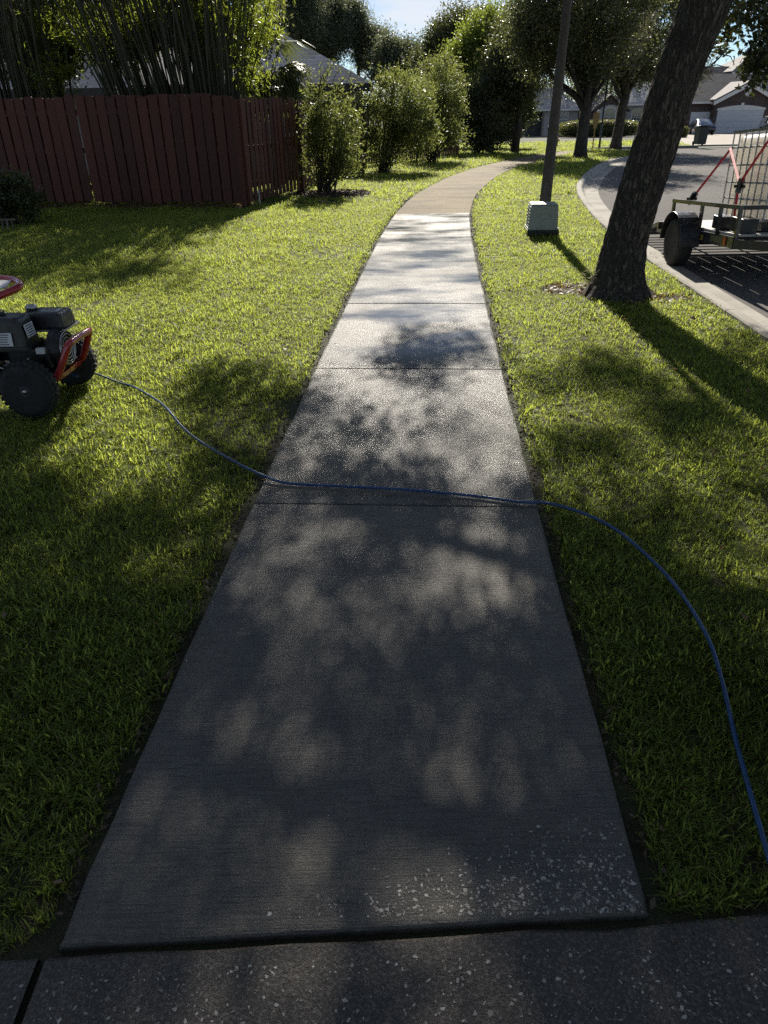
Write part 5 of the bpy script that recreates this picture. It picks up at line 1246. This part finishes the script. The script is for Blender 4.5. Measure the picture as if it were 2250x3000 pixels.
m = MB(); m.beam(T(x0 - .01, y0, hT), T(x0 - .01, y1, hT), .03, .03); m.beam(T(x0, y0, hT), T(x1, y0, hT), .03, .03); m.beam(T(x0, y1, hT), T(x1, y1, hT), .03, .03); m.beam(T(x1, y0, hT), T(x1, y1, hT), .03, .03); m.build('cage_top', M_GALV, tk)
for i in range(8):
    y = y0 + (y1 - y0) * i / 7
    for x in (x0 - .012, x1 + .012): MB().tube([T(x, y, .12), T(x, y, hT)], .009, 6).build('cage_bar', M_GALV, tk)
for i in range(1, 7):
    x = x0 + (x1 - x0) * i / 7
    for y in (y0 - .012, y1 + .012): MB().tube([T(x, y, .12), T(x, y, hT)], .009, 6).build('cage_bar', M_GALV, tk)
# straps
M_STRAP = mat_plain('red_strap', (0.62, 0.030, 0.035), .6, var=.15, scale=30)
def strap(label, pts, ratchet):
    t = thing('ratchet_strap', label, 'strap', pts[0], 'red straps on the tank')
    m = MB()
    for a_, b_ in zip(pts[:-1], pts[1:]): m.beam(a_, b_, .026, .005, (-.6, -.6, .4))
    m.build('webbing', M_STRAP, t)
    if ratchet is not None:
        p, d = np.array(ratchet[0]), np.array(ratchet[1]) - np.array(ratchet[0]); d /= np.linalg.norm(d)
        m = MB(); m.beam(p, p + d * .15, .055, .03, (-.6, -.6, .4)); m.beam(p + d * .02 + np.array([-.02, -.02, .015]), p + d * .12 + np.array([-.03, -.03, .03]), .045, .02); m.tube([p + d * .07 + np.array([-.05, .03, 0]), p + d * .07 + np.array([.05, -.03, 0])], .018, 8)
        m.build('ratchet', M_BLACK, t)
s_top = T(x0 - .03, y1 - .02, .86); r1 = T(TX + .02, 9.35, .26)
strap('red strap running from the tank down to the rear rail of the trailer', [s_top, r1], (r1, s_top))
r2 = T(x0 - .17, 8.52, .40)
strap('red strap zigzagging down the side of the white tank to the front of the deck', [T(x0 - .05, y1 - .03, .86), r2 + np.array([0, 0, .1]), T(x0 - .06, 8.22, .95)], (r2, r2 + np.array([.05, .03, .3])))
strap('short red strap end tying the ratchet down to the deck', [r2, T(x0 - .20, 8.42, .03)], None)
# ------------------------------------------------------------------ small street things
M_BIN = mat_plain('dark_green_bin', (0.012, 0.018, 0.015), .5, var=.2); M_SIGN = mat_plain('yellow_sign', (0.30, 0.20, 0.07), .6, var=.2); M_HYD = mat_plain('yellow_hydrant', (0.60, 0.33, 0.05), .5)
bb = on(2054, 427); g = float(gz(bb[1])); bn = thing('wheeled_bin', 'dark wheeled rubbish bin standing at the street edge of the drive', 'bin', (bb[0], bb[1], g))
MB().obox((bb[0], bb[1] + .3, g + .52), (.50, .55, .90), (0, 0, .15), 1.14).build('body', M_BIN, bn, bevel=.03)
MB().obox((bb[0], bb[1] + .3, g + 1.0), (.62, .68, .07), (rad(-5), 0, .15), .92).build('lid', M_BIN, bn, bevel=.02)
MB().tube([(bb[0] - .25, bb[1] + .66, g + .96), (bb[0] + .25, bb[1] + .66, g + .96)], .02, 8).build('handle', M_BIN, bn)
for s in (-.27, .27): MB().lathe([(0, -.03), (.11, -.03), (.11, .03), (0, .03)], 18, (bb[0] + s, bb[1] + .55, g + .115), (1, 0, 0)).build('wheel', M_RUBBER, bn)
sb = on(1736, 434); g = float(gz(sb[1])); sg = thing('street_sign', 'tall yellow sign panel on a post between the corner oaks', 'sign', (sb[0], sb[1], g))
pz = lambda py: at(1740, py, sb[1])[2]; w_ = mpp(sb[1]) * 9
tp = at(1747, 330, sb[1]); MB().tube([(sb[0], sb[1], g - .1), (sb[0], sb[1], pz(372))], .035, 8).build('post', M_SIGN, sg)
MB().ext([(sb[0] - w_ * .5, sb[1] - .05, pz(378)), (sb[0] + w_ * .3, sb[1] - .05, pz(378)), (sb[0] + w_, sb[1] - .05, pz(350)), (sb[0] + w_, sb[1] - .05, pz(330)), (sb[0] - w_, sb[1] - .05, pz(330)), (sb[0] - w_, sb[1] - .05, pz(350))], (0, .02, 0)).build('panel', M_SIGN, sg)
MB().lathe([(0, 0), (.10, 0), (.12, .04), (.05, .12), (0, .14)], 12, (sb[0] + .1, sb[1] - .03, pz(330)), (0, 0, 1)).build('cap', M_TRIM, sg, smooth=True)
lb = on(1755, 436); g = float(gz(lb[1])); lp = thing('lamp_post', 'slim black lamp post beside the single-trunked corner oak', 'lamp post', (lb[0], lb[1], g))
MB().tube([(lb[0], lb[1], g - .1), (lb[0], lb[1], g + .5), (lb[0] + .02, lb[1], at(1775, 200, lb[1])[2])], [.075, .055, .04], 10).build('shaft', M_BLACK, lp, smooth=True)
zt = at(1775, 200, lb[1])[2]; MB().lathe([(0, 0), (.09, 0), (.16, .35), (.18, .37), (.05, .5), (0, .52)], 10, (lb[0] + .02, lb[1], zt), (0, 0, 1)).build('lantern', M_BLACK, lp)
hb = on(1628, 430); g = float(gz(hb[1])); hy = thing('fire_hydrant', 'yellow fire hydrant on the grass behind the light pole', 'hydrant', (hb[0], hb[1], g))
MB().lathe([(.16, -.05), (.16, .04), (.11, .06), (.105, .42), (.14, .44), (.14, .48), (.11, .52), (.06, .62), (.03, .63), (.03, .68), (0, .68)], 16, (hb[0], hb[1], g), (0, 0, 1)).build('barrel', M_HYD, hy, smooth=True)
for s in (-1, 1): MB().lathe([(.055, 0), (.055, .08), (.07, .08), (.07, .12), (0, .13)], 12, (hb[0] + s * .08, hb[1], g + .36), (s, 0, 0)).build('nozzle', M_HYD, hy)
MB().lathe([(.075, 0), (.075, .10), (.09, .10), (.09, .15), (0, .16)], 12, (hb[0], hb[1] - .07, g + .32), (0, -1, 0)).build('nozzle', M_HYD, hy)

# ------------------------------------------------------------------ cars on the drive
M_CARGL = mat_glass('car_glass', (0.05, 0.06, 0.07), .05); M_TAIL = mat_plain('tail_lamp', (0.25, 0.01, 0.01), .25); M_PLATE = mat_plain('licence_plate', (0.6, 0.6, 0.58), .5)
def car(label, pos, rz, colour, suv):
    t = thing('parked_car', label, 'car', pos, 'cars on the drive', rz=rz); paint = mat_plain('car_paint', colour, .2, .3, var=.05, scale=1, coat=1.0)
    h = 1.62 if suv else 1.46; Lc = 4.5; off = np.zeros(3)
    prof = [(-2.22, .32), (-2.25, .62), (-2.18, .92), (-1.95, 1.0), (-1.35, h - .06), (-.4, h), (.45, h - .03), (1.15, 1.02), (2.0, .88), (2.2, .70), (2.22, .35)] if not suv else [(-2.18, .36), (-2.25, .7), (-2.20, 1.05), (-1.98, h - .15), (-1.5, h), (.3, h), (.75, h - .12), (1.25, 1.12), (2.0, 1.0), (2.2, .78), (2.22, .4)]
    V = []; n = len(prof)
    lat = [(-1.0, .84), (-.97, .90), (-.80, 1.0), (-.4, 1.012), (0, 1.015), (.4, 1.012), (.80, 1.0), (.97, .90), (1.0, .84)]
    for sx, kz in lat:
        for y, z in prof:
            top = max(0, (z - 1.0) / (h - 1.0)); wdt = .89 - .20 * top
            V.append((sx * wdt, -y * (1 - .035 * sx * sx), .30 + (z - .30) * (kz if z > .95 else (kz * .5 + .5))))
    F = [(i * n + j, i * n + j + 1, (i + 1) * n + j + 1, (i + 1) * n + j) for i in range(len(lat) - 1) for j in range(n - 1)] + [tuple(range(n)), tuple((len(lat) - 1) * n + j for j in range(n))[::-1]]
    F += [(i * n, (i + 1) * n, (i + 1) * n + n - 1, i * n + n - 1) for i in range(len(lat) - 1)]
    def part(name, m, mat, par=None, **kw):
        me = bpy.data.meshes.new(name); me.from_pydata(m.v, [], m.f); bm = bmesh.new(); bm.from_mesh(me); bmesh.ops.recalc_face_normals(bm, faces=bm.faces); bm.to_mesh(me); bm.free()
        if kw.get('smooth'): me.polygons.foreach_set('use_smooth', [True] * len(me.polygons))
        return link(name, me, mat, par or t)
    part('body', MB().add(V, F), paint, smooth=True)
    # here local +y is the tail, which faces the street
    a, b = (1.95, 1.02), (1.37, h - .09)
    if suv: a, b = (2.22, 1.08), (2.02, h - .17)
    q = .03
    part('rear_window', MB().ext([(-.68, a[0] + q, a[1] + .03), (.68, a[0] + q, a[1] + .03), (.58, b[0] + q, b[1]), (-.58, b[0] + q, b[1])], (0, .012, .012)), M_CARGL)
    for s in (-1, 1):
        part('side_window', MB().ext([(s * .86, 1.25, 1.05), (s * .86, -.75, 1.05), (s * .735, -.35, h - .12), (s * .735, .95, h - .12)], (s * .012, 0, .004)), M_CARGL)
        part('tail_light', MB().obox((s * .66, 2.19, .84 if not suv else .95), (.34, .09, .14 if not suv else .26)), M_TAIL)
        part('door_mirror', MB().obox((s * .98, -.75, 1.05), (.2, .1, .14)), paint)
        for y in (-1.38, 1.35):
            w = part('wheel', MB().lathe([(.2, -.11), (.30, -.11), (.33, -.08), (.33, .08), (.30, .11), (.2, .11)], 24, (s * .79, y, .33), (s, 0, 0)), M_RUBBER, smooth=True)
            part('rim', MB().lathe([(0, .07), (.2, .10), (.2, -.05), (0, -.05)], 16, (s * .79, y, .33), (s, 0, 0)), M_STEEL, w)
    part('licence_plate', MB().obox((0, 2.265, .74 if not suv else .86), (.32, .02, .16)), M_PLATE)
    part('bumper', MB().obox((0, 2.20, .48), (1.66, .16, .24)), paint)
    return t
cp = H(2052, 395, -6); car('dark blue sedan seen from behind in front of the left garage door', (cp[0], YH - 6.0, float(gz(YH - 6)) + .02), rad(187), (0.014, 0.018, 0.03), False).rotation_euler = (0, 0, rad(172 + 180))
cp = H(2258, 395, -8); car('dark vehicle at the right edge behind the tank', (cp[0], YH - 8.0, float(gz(YH - 8)) + .02), rad(0), (0.02, 0.014, 0.014), True).rotation_euler = (0, 0, rad(-14))

# ------------------------------------------------------------------ odds and ends by the lawn
bk = thing('bucket', 'black bucket with a wire handle at the right edge of the lawn', 'bucket', (1.27, 1.53, 0))
MB().lathe([(.105, .01), (.14, .28), (.15, .28), (.15, .30), (.136, .30), (.100, .02), (0, .02)], 28, (1.27, 1.53, 0), (0, 0, 1)).build('body', M_BLACK, bk, smooth=True)
MB().tube([(1.27 + .155 * math.cos(t), 1.53 - .11 * math.sin(t) * .9 - .02, .27 - .10 * math.sin(t)) for t in np.linspace(0, math.pi, 15)], .003, 6).build('handle', M_STEEL, bk)
M_STAKE = mat_plain('pale_pipe', (0.5, 0.5, 0.46), .5)
q = on(762, 597); tag(MB().tube([(q[0], q[1], -.05), (q[0] - .01, q[1], .27)], [.014, .013], 8).build('marker_pipe', M_STAKE), 'short white pipe standing in the grass at the fence corner', 'pipe')
ge = thing('garden_edging', 'low slatted wooden edging under the dark shrub at the left', 'edging', (*on(20, 675)[:2], 0)); q = on(20, 678)
M_SLAT = mat_wood('weathered_slat', (0.13, 0.10, 0.07), (0.24, 0.20, 0.15))
for i in range(9):
    x = q[0] - .5 + i * .075; MB().obox((x, q[1] + .02, .085), (.022, .012, .19), (0, 0.12, .3)).build('slat', M_SLAT, ge)
MB().beam((q[0] - .53, q[1], .17), (q[0] + .16, q[1] + .03, .17), .02, .02).build('rail', M_SLAT, ge)
# mulch and litter
def scatter(name, label, cat, P, smin, smax, mat, seed, flat=.5):
    r = np.random.default_rng(seed); n = len(P); u, w = rand_frames(n, 0, r); u[:, 2] *= flat; u /= np.linalg.norm(u, axis=1)[:, None]; w[:, 2] *= flat
    L = r.uniform(smin, smax, n); V, F = leaf_quads(P - u * L[:, None] / 2, u, w, L, L * r.uniform(.3, .6, n), .08)
    o = link(name, fast_mesh(name, V, F), mat); tag(o, label, cat, kind='stuff'); return o
M_MULCH = mat_leaf('bark_mulch', (0.035, 0.022, 0.015), (0.12, 0.08, 0.055), .0, (.1, .06, .03), rough=.9)
M_LITTER = mat_leaf('fallen_leaf', (0.08, 0.045, 0.02), (0.22, 0.14, 0.07), .25, (.3, .16, .06), rough=.6)
r9 = np.random.default_rng(90)
def disc(c, rx, ry, n, z=.0):
    a = r9.random(n) * 6.283; k = np.sqrt(r9.random(n)); x = c[0] + rx * k * np.cos(a); y = c[1] + ry * k * np.sin(a); return np.column_stack([x, y, gz(y) - .015 + r9.random(n) * .03 + z])
scatter('mulch', 'brown bark mulch ringed round the young shrub', 'mulch', disc(BED1, .95, 1.0, 2600), .03, .09, M_MULCH, 91)
scatter('mulch', 'bark mulch under the second shrub', 'mulch', disc(BED2, .55, .75, 900), .03, .09, M_MULCH, 92)
strip = np.column_stack([r9.uniform(-8.5, -2.5, 2400), np.zeros(2400), np.zeros(2400)]); strip[:, 1] = 14.9 - (strip[:, 0] + 2.59) * .156 + r9.normal(0, .10, 2400); strip[:, 2] = gz(strip[:, 1]) - .015 + r9.random(2400) * .03
scatter('mulch', 'mulch and dry leaves at the foot of the red fence, pale for the sunlight under it', 'mulch', strip, .03, .09, M_LITTER, 93)  # pale colour also paints the sunlight that slips under the boards
scatter('leaf_litter', 'dry leaves round the foot of the leaning oak', 'leaf litter', np.concatenate([disc((1.9, 7.2), .30, .28, 260), disc((2.7, 6.75), .22, .2, 120), disc((2.3, 5.9), .5, .5, 60, .03)]), .02, .06, M_LITTER, 94)
# crumbs of soil and clippings along both rims of the walk, scattered leaves on the lawn
P = []
for s in np.linspace(0, float(np.interp(16, WALK[:, 1], WALK_S)), 2600):
    c = along(WALK, WALK_S, s); t = tangent(WALK, WALK_S, s); nrm = np.array([t[1], -t[0]]); k = (W2 + r9.uniform(.008, .085)) * (1 if r9.random() < .5 else -1); P.append((*(c + nrm * k), -.02 + r9.random() * .018))
scatter('soil_crumbs', 'dark soil crumbs and clippings along the rims of the walk', 'soil', np.array(P), .008, .035, M_MULCH, 95, 1.0)
P = np.column_stack([r9.uniform(-2, 2.6, 420), r9.uniform(1, 9, 420), np.zeros(420)]); P = P[(np.abs(P[:, 0] - .03 - .07 * P[:, 1]) > .72)]; P[:, 2] = .035 + r9.random(len(P)) * .02
scatter('fallen_leaves', 'few dry brown leaves scattered over the grass', 'leaf litter', P, .02, .045, M_LITTER, 96)
m = MB()
for (x, y, a, L) in ((.36, 1.13, .35, .09), (.30, 1.30, 1.2, .05), (.05, .80, .3, .05), (-.42, 2.25, .9, .02), (-.5, 3.4, 2, .03)):
    d = np.array([math.cos(a), math.sin(a), 0]) * L / 2; c = np.array([x, y, .004]); m.tube([c - d, c + np.array([0, .003, .003]), c + d], [.0008, .001, .0006], 5)
tw = m.build('twig_litter', M_TWIG); tag(tw, 'tiny twigs lying on the wet walk', 'twigs', kind='stuff')

# ------------------------------------------------------------------ unseen oak added behind the camera so that its crown darkens the foreground
rk = np.random.default_rng(77)
ok2 = thing('oak_tree', 'unseen live oak added behind the viewer to shade the foreground', 'tree', (2.1, -3.4, 0), 'street oaks')
MB().tube([(2.1, -3.4, -.1), (2.1, -3.4, .15), (2.08, -3.4, 1.2), (2.0, -3.3, 2.6), (1.9, -3.2, 3.4)], [.34, .24, .2, .19, .16], 14).build('trunk', M_BARK, ok2, smooth=True)
C, P = clump_points([(1.2, -2.6, 5.2, 5.4, 4.6, 1.7), (-1.5, -1.2, 4.9, 3.8, 3.2, 1.2)], 420, 75000, .40, .2, rk)
keep = ~seen(P, 60, 60) & (P[:, 2] > 3.0); leaves('crown', P[keep], .075, .04, M_OAKLEAF, ok2, 0, rk)
m = MB()
for c in C[rk.choice(len(C), 40, replace=False)]:
    if not seen(c[None], 60, 60)[0]: limb(m, (1.9, -3.2, 3.3), c, .06, .012, .08, 6, 5, rk)
m.build('limbs', M_BARK, ok2, smooth=True)
